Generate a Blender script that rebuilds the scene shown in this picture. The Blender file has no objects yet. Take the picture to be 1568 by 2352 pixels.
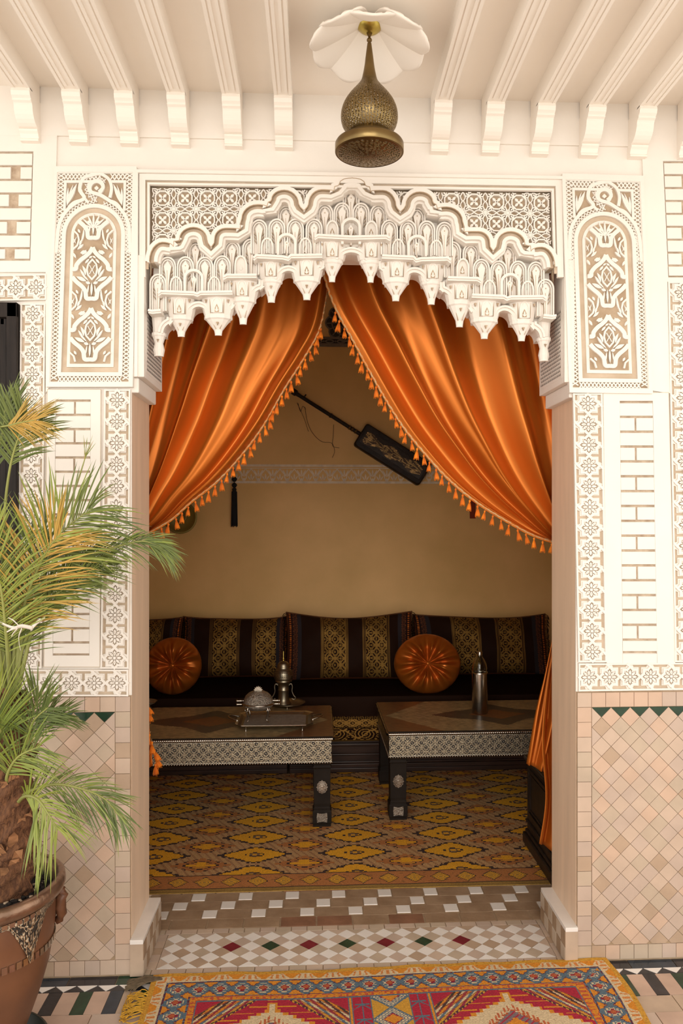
import bpy, math, random
from mathutils import Vector, Matrix
from math import sin, cos, pi, radians, sqrt, atan2, exp, floor
random.seed(7)
C = bpy.context.scene
COL = C.collection
# ------------------------------------------------------------------ camera, sky, light, exposure
FPX, PPX, HY, YAW, CAMY, CAMZ = 1850.0, 830.0, 1195.0, radians(3.2), -2.7, 1.5
cam = bpy.data.cameras.new('camera'); co = bpy.data.objects.new('camera', cam); COL.objects.link(co)
cam.sensor_fit = 'VERTICAL'; cam.sensor_height = 36; cam.sensor_width = 24
cam.lens = 36*FPX/2352; cam.shift_x = -(PPX-784)/2352; cam.shift_y = (HY-1176)/2352
co.location = (0, CAMY, CAMZ); co.rotation_euler = (pi/2, 0, -YAW); cam.clip_start = .05
C.camera = co
w = bpy.data.worlds.new('sky'); C.world = w; w.use_nodes = True
bg = w.node_tree.nodes['Background']; bg.inputs[0].default_value = (1, .945, .865, 1); bg.inputs[1].default_value = 2.7
sk = bpy.data.lights.new('courtyard_daylight', 'AREA'); sk.shape = 'RECTANGLE'; sk.size = 5.0; sk.size_y = 3.4
sk.energy = 330; sk.color = (1, .955, .89)
so = bpy.data.objects.new('courtyard_daylight', sk); COL.objects.link(so)
so.location = (-.5, -7.2, 2.9)
so.rotation_euler = (Vector((0.1, .8, 1.1))-Vector(so.location)).to_track_quat('-Z', 'Y').to_euler()
vs = C.view_settings; vs.view_transform = 'Standard'; vs.look = 'None'; vs.gamma = 1; vs.use_curve_mapping = False
vs.exposure = -.70
# ------------------------------------------------------------------ helpers
def ray(px, py):
    a = (px-PPX)/FPX
    return a*cos(YAW)+sin(YAW), cos(YAW)-a*sin(YAW), (HY-py)/FPX
def P(px, py, Y=0.0):
    x, y, z = ray(px, py); t = (Y-CAMY)/y
    return Vector((x*t, Y, CAMZ+z*t))
def G(px, py, Z=0.0):
    x, y, z = ray(px, py); t = (Z-CAMZ)/z
    return Vector((x*t, CAMY+y*t, Z))
def lerp(a, b, t): return a+(b-a)*t
def cat(pts, n):
    """smooth curve through points, n samples"""
    pts = [Vector(p) for p in pts]; m = len(pts)-1; out = []
    for i in range(n):
        s = i/(n-1)*m; k = min(int(s), m-1); t = s-k
        p0 = pts[max(k-1, 0)]; p1 = pts[k]; p2 = pts[k+1]; p3 = pts[min(k+2, m)]
        out.append(.5*((2*p1)+(p2-p0)*t+(2*p0-5*p1+4*p2-p3)*t*t+(3*p1-p0-3*p2+p3)*t**3))
    return out
MATS = {}
def mat(name, col, rough=.6, metal=0, noise=0, nscale=8, bump=0, bscale=40, col2=None, attr=False, spec=.5, aniso=0, trans=0, ior=1.45, stretch=None, sheen=0, coat=0):
    m = bpy.data.materials.new(name); m.use_nodes = True; nt = m.node_tree; b = nt.nodes['Principled BSDF']
    b.inputs['Base Color'].default_value = (*col, 1); b.inputs['Roughness'].default_value = rough
    b.inputs['Metallic'].default_value = metal; b.inputs['Specular IOR Level'].default_value = spec
    b.inputs['Transmission Weight'].default_value = trans; b.inputs['IOR'].default_value = ior
    b.inputs['Sheen Weight'].default_value = sheen; b.inputs['Coat Weight'].default_value = coat
    b.inputs['Anisotropic'].default_value = aniso
    L = nt.links.new
    tc = nt.nodes.new('ShaderNodeTexCoord'); mp = nt.nodes.new('ShaderNodeMapping'); L(tc.outputs['Object'], mp.inputs[0])
    if stretch: mp.inputs['Scale'].default_value = stretch
    src = None
    if attr:
        at = nt.nodes.new('ShaderNodeAttribute'); at.attribute_name = 'Col'; src = at.outputs['Color']
        if attr == 'metal':
            L(at.outputs['Alpha'], b.inputs['Metallic'])
    if noise:
        nz = nt.nodes.new('ShaderNodeTexNoise'); nz.inputs['Scale'].default_value = nscale; nz.inputs['Detail'].default_value = 6
        L(mp.outputs[0], nz.inputs['Vector'])
        mx = nt.nodes.new('ShaderNodeMix'); mx.data_type = 'RGBA'
        rp = nt.nodes.new('ShaderNodeMapRange'); rp.inputs[1].default_value = .35; rp.inputs[2].default_value = .65
        L(nz.outputs['Fac'], rp.inputs[0]); L(rp.outputs[0], mx.inputs['Factor'])
        if attr:
            mx.blend_type = 'MULTIPLY'
            mm = nt.nodes.new('ShaderNodeMix'); mm.data_type = 'RGBA'
            mm.inputs[6].default_value = (1-noise, 1-noise, 1-noise, 1); mm.inputs[7].default_value = (1, 1, 1, 1)
            L(rp.outputs[0], mm.inputs['Factor']); mx.inputs['Factor'].default_value = 1
            for l in list(mx.inputs['Factor'].links): nt.links.remove(l)
            L(src, mx.inputs[6]); L(mm.outputs[2], mx.inputs[7])
        else:
            mx.inputs[6].default_value = (*col, 1)
            c2 = col2 or tuple(c*(1-noise) for c in col); mx.inputs[7].default_value = (*c2, 1)
        src = mx.outputs[2]
    if src: L(src, b.inputs['Base Color'])
    if bump:
        n2 = nt.nodes.new('ShaderNodeTexNoise'); n2.inputs['Scale'].default_value = bscale; n2.inputs['Detail'].default_value = 5
        L(mp.outputs[0], n2.inputs['Vector'])
        bp = nt.nodes.new('ShaderNodeBump'); bp.inputs['Strength'].default_value = bump; bp.inputs['Distance'].default_value = .01
        L(n2.outputs['Fac'], bp.inputs['Height']); L(bp.outputs[0], b.inputs['Normal'])
    MATS[name] = m
    return m
class MB:
    def __init__(s, fmap=None): s.k = 0; s.v = []; s.f = []; s.mi = []; s.c = []; s.mats = []; s.map = fmap; s.sm = []
    def m(s, mt):
        if mt not in s.mats: s.mats.append(mt)
        return s.mats.index(mt)
    def V(s, *p):
        s.v.append(tuple(s.map(*p)) if s.map else tuple(p)); return len(s.v)-1
    def F(s, idx, mt, col=None, smooth=False):
        s.f.append(tuple(idx)); s.mi.append(s.m(mt)); s.c.append(col); s.sm.append(smooth)
    def prism(s, pts, d0, d1, mt, sides=True, col=None, side_mt=None):
        if sides and abs(d1-d0) > .002: s.k += 1; d1 += (s.k % 13)*.00007
        n = len(pts); a = [s.V(p[0], p[1], d1) for p in pts]; s.F(a, mt, col)
        if sides:
            b = [s.V(p[0], p[1], d0) for p in pts]
            for i in range(n):
                j = (i+1) % n; s.F((a[i], b[i], b[j], a[j]), side_mt or mt, col)
    def rect(s, x0, y0, x1, y1, d0, d1, mt, col=None): s.prism([(x0, y0), (x1, y0), (x1, y1), (x0, y1)], d0, d1, mt, col=col)
    def ribbon(s, pts, wd, d0, d1, mt, closed=False):
        q = [pts[0]]
        for p in pts[1:]:
            if math.hypot(p[0]-q[-1][0], p[1]-q[-1][1]) > wd*.04: q.append(p)
        if closed and len(q) > 2 and math.hypot(q[0][0]-q[-1][0], q[0][1]-q[-1][1]) < wd*.04: q.pop()
        pts = q; s.k += 1; d1 += (s.k % 13)*.00007
        n = len(pts)
        if n < 2: return
        L = []; R = []
        for i in range(n):
            if closed: p0 = pts[i-1]; p2 = pts[(i+1) % n]
            else: p0 = pts[max(i-1, 0)]; p2 = pts[min(i+1, n-1)]
            p1 = pts[i]
            def nd(a, b):
                dx, dy = b[0]-a[0], b[1]-a[1]; l = math.hypot(dx, dy)
                return (dx/l, dy/l) if l > 1e-9 else None
            t1 = nd(p0, p1); t2 = nd(p1, p2); t1 = t1 or t2 or (1, 0); t2 = t2 or t1
            nx, ny = -(t1[1]+t2[1]), t1[0]+t2[0]; l = math.hypot(nx, ny)
            if l < .2: nx, ny, l = -t1[1], t1[0], 1
            nx /= l; ny /= l
            k = 1/max(.55, nx*-t1[1]+ny*t1[0])
            L.append((p1[0]+nx*wd/2*k, p1[1]+ny*wd/2*k)); R.append((p1[0]-nx*wd/2*k, p1[1]-ny*wd/2*k))
        lt = [s.V(*p, d1+(i % 4)*.00004) for i, p in enumerate(L)]; rt = [s.V(*p, d1+(i % 4)*.00004) for i, p in enumerate(R)]
        lb = [s.V(*p, d0) for p in L]; rb = [s.V(*p, d0) for p in R]
        rng = range(n) if closed else range(n-1)
        for i in rng:
            j = (i+1) % n
            s.F((lt[i], lt[j], rt[j], rt[i]), mt); s.F((lt[i], lb[i], lb[j], lt[j]), mt); s.F((rt[i], rt[j], rb[j], rb[i]), mt)
        if not closed:
            s.F((lt[0], rt[0], rb[0], lb[0]), mt); s.F((lt[-1], lb[-1], rb[-1], rt[-1]), mt)
    def lens(s, a, b, wd, d0, d1, mt, n=5, bend=0):
        dx, dy = b[0]-a[0], b[1]-a[1]; l = math.hypot(dx, dy) or 1; nx, ny = -dy/l, dx/l
        up = []; dn = []
        for i in range(n+1):
            t = i/n; h = sin(pi*t)*wd/2; o = sin(pi*t)*bend
            x, y = a[0]+dx*t+nx*o, a[1]+dy*t+ny*o
            up.append((x+nx*h, y+ny*h)); dn.append((x-nx*h, y-ny*h))
        s.prism(up+dn[-2:0:-1], d0, d1, mt)
    def disc(s, cx, cy, r, d0, d1, mt, n=12): s.prism([(cx+r*cos(2*pi*i/n), cy+r*sin(2*pi*i/n)) for i in range(n)], d0, d1, mt)
    def ring(s, cx, cy, r, wd, d0, d1, mt, n=20, ry=None): s.ribbon([(cx+r*cos(2*pi*i/n), cy+(ry or r)*sin(2*pi*i/n)) for i in range(n)], wd, d0, d1, mt, True)
    def box(s, x0, y0, z0, x1, y1, z1, mt, col=None):
        v = [s.V(x, y, z) for x in (x0, x1) for y in (y0, y1) for z in (z0, z1)]
        for f in ((0, 1, 3, 2), (4, 6, 7, 5), (0, 4, 5, 1), (2, 3, 7, 6), (0, 2, 6, 4), (1, 5, 7, 3)): s.F([v[i] for i in f], mt, col)
    def lathe(s, prof, mt, c=(0, 0, 0), n=24, a0=0, a1=2*pi, smooth=True, sx=1, sy=1, colf=None, skip=None, cap=False):
        full = abs(a1-a0-2*pi) < 1e-6; k = n if full else n+1; rows = []
        for r, z in prof:
            rows.append([s.V(c[0]+r*cos(a0+(a1-a0)*i/n)*sx, c[1]+r*sin(a0+(a1-a0)*i/n)*sy, c[2]+z) for i in range(k)])
        for j in range(len(prof)-1):
            for i in range(n):
                if skip and skip(i, j): continue
                i2 = (i+1) % k
                s.F((rows[j][i], rows[j][i2], rows[j+1][i2], rows[j+1][i]), mt, colf(i, j) if colf else None, smooth)
        if cap:
            if prof[0][0] > 1e-4: s.F(rows[0][::-1], mt)
            if prof[-1][0] > 1e-4: s.F(rows[-1], mt)
    def grid(s, fn, nu, nv, mt, colf=None, smooth=True, closed_u=False):
        ku = nu if closed_u else nu+1
        R = [[s.V(*fn(i/nu, j/nv)) for i in range(ku)] for j in range(nv+1)]
        for j in range(nv):
            for i in range(nu):
                i2 = (i+1) % ku
                s.F((R[j][i], R[j][i2], R[j+1][i2], R[j+1][i]), mt, colf((i+.5)/nu, (j+.5)/nv) if colf else None, smooth)
        return R
    def tube(s, pts, r, mt, n=8, cap=True, smooth=True):
        pts = [Vector(p) for p in pts]; rings = []; k = len(pts); up = Vector((0.13, .21, .97))
        for i in range(k):
            t = (pts[min(i+1, k-1)]-pts[max(i-1, 0)])
            if t.length < 1e-9: t = Vector((0, 0, 1))
            t.normalize(); u = t.cross(up)
            if u.length < .1: u = t.cross(Vector((1, 0, 0)))
            u.normalize(); v = u.cross(t); rr = r(i/(k-1)) if callable(r) else r
            rings.append([s.V(*(pts[i]+u*rr*cos(2*pi*a/n)+v*rr*sin(2*pi*a/n))) for a in range(n)])
        for i in range(k-1):
            for a in range(n):
                b = (a+1) % n; s.F((rings[i][a], rings[i][b], rings[i+1][b], rings[i+1][a]), mt, None, smooth)
        if cap: s.F(rings[0][::-1], mt); s.F(rings[-1], mt)
    def build(s, name, parent=None, bevel=0, solid=0, sub=0, world=False):
        me = bpy.data.meshes.new(name); me.from_pydata(s.v, [], s.f)
        for mt in s.mats: me.materials.append(MATS[mt] if isinstance(mt, str) else mt)
        me.polygons.foreach_set('material_index', s.mi); me.polygons.foreach_set('use_smooth', s.sm)
        if any(c is not None for c in s.c):
            at = me.color_attributes.new('Col', 'FLOAT_COLOR', 'CORNER'); buf = []
            for f, c in zip(s.f, s.c):
                c = c or (1, 1, 1, 0)
                if len(c) == 3: c = (*c, 0)
                buf.extend(list(c)*len(f))
            at.data.foreach_set('color', buf)
        me.update()
        o = bpy.data.objects.new(name, me); COL.objects.link(o)
        if parent is not None:
            o.parent = parent
            if world: o.matrix_parent_inverse = Matrix.Translation(-parent.location)
        if bevel:
            md = o.modifiers.new('bevel', 'BEVEL'); md.width = bevel; md.segments = 2; md.limit_method = 'ANGLE'
        if solid:
            md = o.modifiers.new('solid', 'SOLIDIFY'); md.thickness = solid; md.offset = 0
        if sub:
            md = o.modifiers.new('sub', 'SUBSURF'); md.levels = sub; md.render_levels = sub
        return o
def tag(o, label, cat_, group=None):
    o['label'] = label; o['category'] = cat_
    if group: o['group'] = group
    return o
def struct(o): o['kind'] = 'structure'; return o
def thing(name, loc, label, cat_, group=None, rot=(0, 0, 0)):
    o = bpy.data.objects.new(name, None); COL.objects.link(o); o.location = loc; o.rotation_euler = rot
    o.empty_display_size = .05
    return tag(o, label, cat_, group)
def copy_tree(o, parent=None):
    c = o.copy(); COL.objects.link(c)
    if parent is not None: c.parent = parent
    for ch in list(o.children): copy_tree(ch, c)
    return c
def facepx(x, y, d):
    p = P(x, y, 0); return (p.x, -d, p.z)
def hsh(*a):
    v = sin(sum((i+1)*12.9898*k*1.37+78.233*k for i, k in enumerate(a)))*43758.5453
    return v-floor(v)
# ------------------------------------------------------------------ materials
WHITE = (.83, .775, .712)
mat('stucco', WHITE, .75, noise=.04, nscale=5, bump=.12, bscale=30)
mat('stucco_smooth', (.83, .775, .712), .7, noise=.04, nscale=3, bump=.08, bscale=18)
mat('stucco_ceiling', (.90, .83, .75), .75, noise=.04, nscale=3, bump=.05, bscale=15)
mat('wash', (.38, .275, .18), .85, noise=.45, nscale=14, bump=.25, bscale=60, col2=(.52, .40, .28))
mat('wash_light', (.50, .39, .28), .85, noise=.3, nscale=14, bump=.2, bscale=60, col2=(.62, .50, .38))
mat('mortar', (.42, .31, .22), .9, noise=.4, nscale=40, bump=.4, bscale=120, col2=(.60, .48, .36))
mat('tadelakt_jamb', (.82, .615, .45), .5, noise=.12, nscale=3, bump=.06, bscale=12, stretch=(6, 6, .7))
mat('room_wall', (.88, .525, .20), .55, noise=.25, nscale=1.8, bump=.1, bscale=10, col2=(.72, .43, .14))
mat('room_floor', (.30, .2, .12), .6, noise=.3)
mat('tile_a', (.57, .43, .33), .28, noise=.12, nscale=9, bump=.12, bscale=22)
mat('tile_b', (.53, .405, .325), .28, noise=.12, nscale=9, bump=.12, bscale=22)
mat('tile_c', (.59, .415, .305), .28, noise=.12, nscale=9, bump=.12, bscale=22)
mat('tile_d', (.51, .40, .30), .28, noise=.12, nscale=9, bump=.12, bscale=22)
mat('tile_e', (.47, .335, .235), .28, noise=.15, nscale=9, bump=.12, bscale=22)
mat('tile_white', (.80, .74, .69), .2, noise=.06, nscale=9, bump=.08, bscale=22)
mat('tile_green', (.02, .055, .03), .16, noise=.4, nscale=20, bump=.08, bscale=30)
mat('tile_red', (.20, .015, .03), .16, noise=.3, nscale=20)
mat('tile_navy', (.035, .045, .06), .2, noise=.3, nscale=20)
mat('tile_black', (.035, .032, .035), .2, noise=.3, nscale=20)
mat('brick_brown', (.27, .17, .10), .5, noise=.3, nscale=12, bump=.2, bscale=40, col2=(.36, .24, .15))
mat('brick_red', (.29, .14, .08), .5, noise=.3, nscale=12, bump=.2, bscale=40)
mat('grout', (.42, .30, .19), .9, noise=.2, nscale=30)
mat('floor_block', (.50, .37, .27), .5, noise=.2, nscale=9, bump=.15, bscale=30)
mat('floor_block_pink', (.55, .38, .29), .5, noise=.2, nscale=9, bump=.15, bscale=30)
mat('dark_wood', (.03, .018, .012), .4, spec=.3, noise=.5, nscale=6, bump=.1, bscale=30, stretch=(8, 8, 1))
mat('door_wood', (.022, .015, .012), .45, spec=.2, noise=.5, nscale=6, bump=.1, bscale=30, stretch=(12, 12, 1))
mat('bench_wood', (.06, .028, .018), .35, noise=.5, nscale=5, stretch=(1, 8, 8))
mat('table_black', (.022, .016, .012), .55, noise=.3, nscale=10, spec=.12)
mat('brass', (.27, .19, .08), .34, 1, noise=.4, nscale=9, col2=(.16, .105, .045), bump=.05, bscale=60)
mat('brass_gold', (.55, .42, .10), .3, 1, noise=.2, nscale=9)
mat('tray_floor', (.36, .31, .27), .4, .35, noise=.3, nscale=60, bump=.6, bscale=170)
mat('brass_dull', (.30, .22, .05), .4, .4, noise=.3)
mat('silver', (.55, .50, .43), .24, 1, noise=.3, nscale=14, bump=.05, bscale=60)
mat('silver_chased', (.58, .52, .44), .42, 1, noise=.35, nscale=60, bump=.9, bscale=170)
mat('pewter', (.36, .31, .22), .36, 1, noise=.25, nscale=12)
mat('satin', (.52, .140, .015), .37, .6)
mat('satin_dark', (.46, .12, .013), .33, .6, bump=.05, bscale=9)
mat('tassel', (.90, .27, .01), .75, noise=.35, nscale=90, col2=(.62, .12, .005), stretch=(1, 1, .15))
mat('cord', (.50, .40, .22), .85, noise=.5, nscale=150, col2=(.70, .22, .03))
mat('tassel_black', (.01, .009, .01), .8)
mat('tassel_red', (.25, .03, .008), .8)
mat('velvet', (.014, .006, .003), .95, spec=.03)
mat('woven', (1, 1, 1), .6, attr='metal', bump=.1, bscale=300, spec=.05)
mat('rug_wool', (1, 1, 1), .95, attr=True, noise=.3, nscale=160, bump=.5, bscale=240)
mat('embossed', (1, 1, 1), .33, attr='metal', bump=.35, bscale=200)
mat('inlay', (1, 1, 1), .3, attr=True, noise=.3, nscale=40)
mat('leather_dark', (.028, .015, .008), .42, spec=.3, noise=.5, nscale=20, bump=.2, bscale=60)
mat('frieze', (.88, .72, .54), .8, noise=.2, nscale=30)
mat('cornice_stone', (.23, .18, .13), .8, noise=.2, nscale=30)
mat('cornice_dark', (.055, .04, .028), .9)
mat('pot_clay', (.17, .07, .032), .42, noise=.55, nscale=5, bump=.12, bscale=14, col2=(.10, .042, .022))
mat('pot_metal', (1, 1, 1), .35, attr='metal', bump=.5, bscale=110)
mat('rim_metal', (.34, .21, .14), .28, .75, noise=.4, nscale=20, bump=.25, bscale=50)
mat('soil', (.025, .018, .014), .95, noise=.6, nscale=60, bump=1, bscale=90)
mat('pebble', (.48, .36, .25), .7, noise=.3, nscale=30)
mat('trunk_fibre', (.20, .085, .035), .9, noise=.6, nscale=30, bump=1, bscale=60, stretch=(4, 4, 1), col2=(.10, .04, .018))
mat('husk', (.38, .18, .08), .8, noise=.4, nscale=30, bump=.4, bscale=60)
mat('leaf', (.145, .175, .032), .42, noise=.4, nscale=6, col2=(.07, .10, .02))
mat('leaf_light', (.25, .28, .045), .4, noise=.4, nscale=6, col2=(.15, .20, .03))
mat('leaf_dry', (.46, .27, .05), .5, noise=.4, nscale=6, col2=(.30, .23, .05))
mat('stem', (.28, .29, .08), .45, noise=.2)
mat('string_white', (.75, .68, .60), .6)
mat('saucer_green', (.035, .04, .03), .3, noise=.3)
mat('bounce_floor', (.80, .72, .62), .5, noise=.1)
mat('glass', (.95, .97, .95), .03, trans=1, ior=1.4)
mat('fringe_grey', (.17, .12, .07), .9, noise=.4, nscale=80)
mat('fringe_gold', (.62, .33, .03), .9, noise=.3, nscale=80)
mat('string_brown', (.05, .025, .012), .7)
mat('bulb_glass', (.85, .8, .7), .2)
# ================================================================== structure
XL, XR, WT = P(302, 1500).x, P(1322, 1500).x, .28
ZL = P(806, 548).z
CZ = 2.916
def zf(py, px=727): return P(px, py).z
def xf(px, py=1195): return P(px, py).x
def wallbox(name, x0, x1, z0, z1, mt='stucco_smooth', y0=0, y1=WT):
    b = MB(); b.box(x0, y0, z0, x1, y1, z1, mt); return struct(b.build(name))
# front wall: pier left, pier right, lintel
wb = MB()
wb.box(-2.6, 0, 0, XL, WT, 3.35, 'tadelakt_jamb'); wb.box(XR, 0, 0, 3.0, WT, 3.35, 'tadelakt_jamb')
wb.box(XL, .125, ZL, XR, WT, 3.35, 'stucco_smooth')
wb.box(XL, .02, P(700, 410).z, XR, .125, 3.35, 'stucco_smooth')
struct(wb.build('wall_front'))
# white plaster skin over piers (front only) above the dado
DZL, DZR = P(200, 1597).z, P(1450, 1586).z
sk_ = MB()
sk_.box(-2.6, -.006, DZL, XL+.002, 0.0, CZ+.1, 'stucco'); sk_.box(XR-.002, -.006, DZR, 3.0, 0.0, CZ+.1, 'stucco')
sk_.box(XL+.002, -.006, P(700, 405).z, XR-.002, .02, CZ+.1, 'stucco')
struct(sk_.build('wall_front_plaster'))
# room
rb = MB(); RX0, RX1, RY1, RZ = -1.75, 2.15, 2.85, 3.0
struct((lambda b: (b.box(RX0-.1, RY1, 0, RX1+.1, RY1+.1, RZ+.2, 'room_wall'), b.build('wall_back'))[1])(MB()))
struct((lambda b: (b.box(RX0-.1, WT, 0, RX0, RY1, RZ+.2, 'room_wall'), b.build('wall_left'))[1])(MB()))
struct((lambda b: (b.box(RX1, WT, 0, RX1+.1, RY1, RZ+.2, 'room_wall'), b.build('wall_right'))[1])(MB()))
struct((lambda b: (b.box(RX0, WT, RZ+.2, RX1, RY1, RZ+.3, 'stucco_ceiling'), b.build('ceiling_room'))[1])(MB()))
struct((lambda b: (b.box(RX0-.1, WT+.29, -.1, RX1+.1, RY1+.1, -.002, 'room_floor'), b.build('floor_room'))[1])(MB()))
# gallery ceiling
struct((lambda b: (b.box(-2.6, -2.2, CZ, 3.0, 0, CZ+.12, 'stucco_ceiling'), b.build('ceiling'))[1])(MB()))

# ---- courtyard floor with tile rows
fb = MB(lambda x, y, d: (x, y, d)); TF = -.003
fb.box(-2.6, -6.5, -.1, 3.0, 0, -.004, 'grout')
def tile(b, pts, mt, h=TF+.002, inset=.0012):
    cx = sum(p[0] for p in pts)/len(pts); cy = sum(p[1] for p in pts)/len(pts)
    q = []
    for p in pts:
        dx, dy = cx-p[0], cy-p[1]; l = math.hypot(dx, dy) or 1
        q.append((p[0]+dx/l*inset*1.4, p[1]+dy/l*inset*1.4))
    b.prism(q, h-.004, h, mt)
y0, y1, y2, y3 = -.008, -.058, -.092, -.212
x = -2.2; i = 0
while x < 2.9:
    wd = .155; tile(fb, [(x, y1), (x+wd, y1), (x+wd, y0), (x, y0)], ['tile_navy', 'tile_green', 'tile_black'][int(hsh(i, 3)*3)]); x += wd; i += 1
x = -2.2; i = 0
while x < 2.9:
    wd = .0665
    tile(fb, [(x, y2), (x+wd, y2), (x+wd/2, y1)], 'tile_black'); tile(fb, [(x+wd/2, y1), (x+wd, y2), (x+wd*1.5, y1)], 'tile_white'); x += wd
x = -2.19; i = 0
while x < 2.9:
    tile(fb, [(x, y3), (x+.042, y3), (x+.042, y2), (x, y2)], ['tile_navy', 'tile_green', 'tile_black', 'tile_green'][i % 4])
    tile(fb, [(x+.042, y3), (x+.096, y3), (x+.096, y2), (x+.042, y2)], ['floor_block', 'floor_block_pink'][int(hsh(i, 5)*2)]); x += .096; i += 1
fb.prism([(-2.6, -6.5), (3.0, -6.5), (3.0, -1.3), (-2.6, -1.3)], -.02, -.0012, 'bounce_floor')  # out-of-view pale floor, added to bounce light onto the gallery ceiling
yy = y3; r = 0
while yy > -1.25:
    h = .085; x = -2.3+(r % 2)*.09
    while x < 2.9:
        tile(fb, [(x, yy-h), (x+.18, yy-h), (x+.18, yy), (x, yy)], ['floor_block', 'floor_block_pink', 'tile_b'][int(hsh(r, x)*3)]); x += .18
    yy -= h; r += 1
struct(fb.build('floor'))

# ---- threshold floor inside the opening
tb = MB(); tb.box(XL-.05, -.006, -.1, XR+.05, .62, -.003, 'grout'); tb.map = lambda x, y, d: (x, y, d)
n = 26; wd = (XR-XL-.01)/n
for i in range(n):
    x = XL+.005+i*wd
    tile(tb, [(x, -.004), (x+wd, -.004), (x+wd, .024), (x, .024)], ['tile_a', 'tile_b', 'tile_d'][int(hsh(i, 1)*3)], .0)
    tile(tb, [(x, .252), (x+wd, .252), (x+wd, .282), (x, .282)], ['tile_a', 'tile_b', 'tile_d'][int(hsh(i, 2)*3)], .0)
def clip(pts, x0, y0, x1, y1):
    for ax, lim, sg in ((0, x0, 1), (0, x1, -1), (1, y0, 1), (1, y1, -1)):
        out = []
        for k in range(len(pts)):
            a, b = pts[k-1], pts[k]; ia = (a[ax]-lim)*sg >= -1e-9; ib = (b[ax]-lim)*sg >= -1e-9
            if ia != ib:
                t = (lim-a[ax])/(b[ax]-a[ax]); out.append((a[0]+(b[0]-a[0])*t, a[1]+(b[1]-a[1])*t))
            if ib: out.append(b)
        pts = out
        if len(pts) < 3: return []
    return pts
def area(p): return abs(sum(p[i-1][0]*p[i][1]-p[i][0]*p[i-1][1] for i in range(len(p))))/2
ax0, ax1, ay0, ay1 = XL+.075, XR-.06, .026, .250; pw = (ax1-ax0)/20; ph = (ay1-ay0)/3.5
for side in ((XL+.005, ax0), (ax1, XR-.005)):
    for k in range(5):
        a = ay0+(ay1-ay0)*k/5; tile(tb, [(side[0], a), (side[1], a), (side[1], a+(ay1-ay0)/5), (side[0], a+(ay1-ay0)/5)], ['tile_a', 'tile_b', 'tile_e'][k % 3], 0)
for i in range(-1, 22):
    for j in range(-1, 5):
        for off in (0, .5):
            cx = ax0+pw*(i+.5+off); cy = ay0+ph*(j+off)
            q = clip([(cx-pw/2, cy), (cx, cy-ph/2), (cx+pw/2, cy), (cx, cy+ph/2)], ax0, ay0, ax1, ay1)
            if len(q) < 3 or area(q) < 3e-4: continue
            mt = 'tile_white' if off == 0 else ['tile_a', 'tile_b', 'tile_d', 'tile_e'][int(hsh(i, j, 4)*4)]
            if off == 0 and j == 2 and i in (3, 5, 7, 9, 11, 13, 15): mt = 'tile_red' if i % 4 == 3 else 'tile_green'
            tile(tb, q, mt, 0, .001)
# brown basket strip behind
for r, (a, b) in enumerate(((.285, .355), (.355, .425), (.425, .495), (.495, .565), (.565, .62))):
    x = XL-.2; i = 0
    while x < XR+.2:
        if r == 0 or r == 4: tile(tb, [(x, a), (x+.135, a), (x+.135, b), (x, b)], 'brick_red' if hsh(i, 2) > .85 else 'brick_brown', 0, .0025); x += .135
        else:
            ww = .115; sx = x+(r*.062)
            if i % 2 == 0: tile(tb, [(sx, a), (sx+.13, a), (sx+.13, b), (sx, b)], 'brick_brown', 0, .0025); x += .13
            else:
                tile(tb, [(sx, a+.012), (sx+.055, a+.012), (sx+.055, b), (sx, b)], 'tile_white', 0, .0015)
                x += .055
        i += 1
struct(tb.build('floor_threshold'))

# ---- tiled dado on the piers
def dado(name, pxa, pxb, ztop, xedge, side):
    b = MB(lambda x, z, d: (x, -d, z)); xa, xb = xf(pxa), xf(pxb)
    b.box(min(xa, xb), 0, 0.0, max(xa, xb), ztop, 0.008, 'grout')
    s = .049; z = ztop-.004
    nn = int((max(xa, xb)-min(xa, xb))/s)+1
    tn = lambda *k: ['tile_a', 'tile_a', 'tile_b', 'tile_c', 'tile_d', 'tile_b', 'tile_e'][int(hsh(*k)*7)]
    x0_, x1_ = min(xa, xb), max(xa, xb)
    def rc(xx0, zz0, xx1, zz1, mt):
        q = clip([(xx0, zz0), (xx1, zz0), (xx1, zz1), (xx0, zz1)], x0_, 0, x1_, ztop)
        if len(q) > 2 and area(q) > 1e-4: tile(b, q, mt, .0115, .0008)
    for k in range(nn):
        xx = (x1_-s*(k+1)) if side < 0 else x0_+s*k
        rc(xx, ztop-.053, xx+s, ztop-.003, tn(k, 1, side)); rc(xx, .006, xx+s, .055, tn(k, 2, side))
    nz = int((ztop-.11)/s)
    sz = (ztop-.053-.055)/nz
    cx0 = x1_-s if side < 0 else x0_
    for k in range(nz): rc(cx0, .055+sz*k, cx0+s, .055+sz*(k+1), tn(k, 3, side))
    fx0, fx1 = (x0_, x1_-s-.001) if side < 0 else (x0_+s+.001, x1_)
    fz0, fz1 = .056, ztop-.054; D = .0665
    ox = fx1 if side < 0 else fx0
    for i in range(-45, 46):
        for j in range(0, 28):
            cx = ox+D/2*i; cz = fz1-D/2*j
            if (i+j) % 2 == 0: continue
            q = clip([(cx-D/2, cz), (cx, cz-D/2), (cx+D/2, cz), (cx, cz+D/2)], fx0, fz0, fx1, fz1)
            if len(q) < 3 or area(q) < 1.5e-4: continue
            mt = 'tile_green' if j == 0 else tn(i, j, side)
            tile(b, q, mt, .0113+hsh(i, j, 9)*.0006, .0007)
    return struct(b.build(name))
dado('trim_1', -420, 301, DZL, XL, -1)
dado('trim_2', 1323, 1900, DZR, XR, 1)

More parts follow.
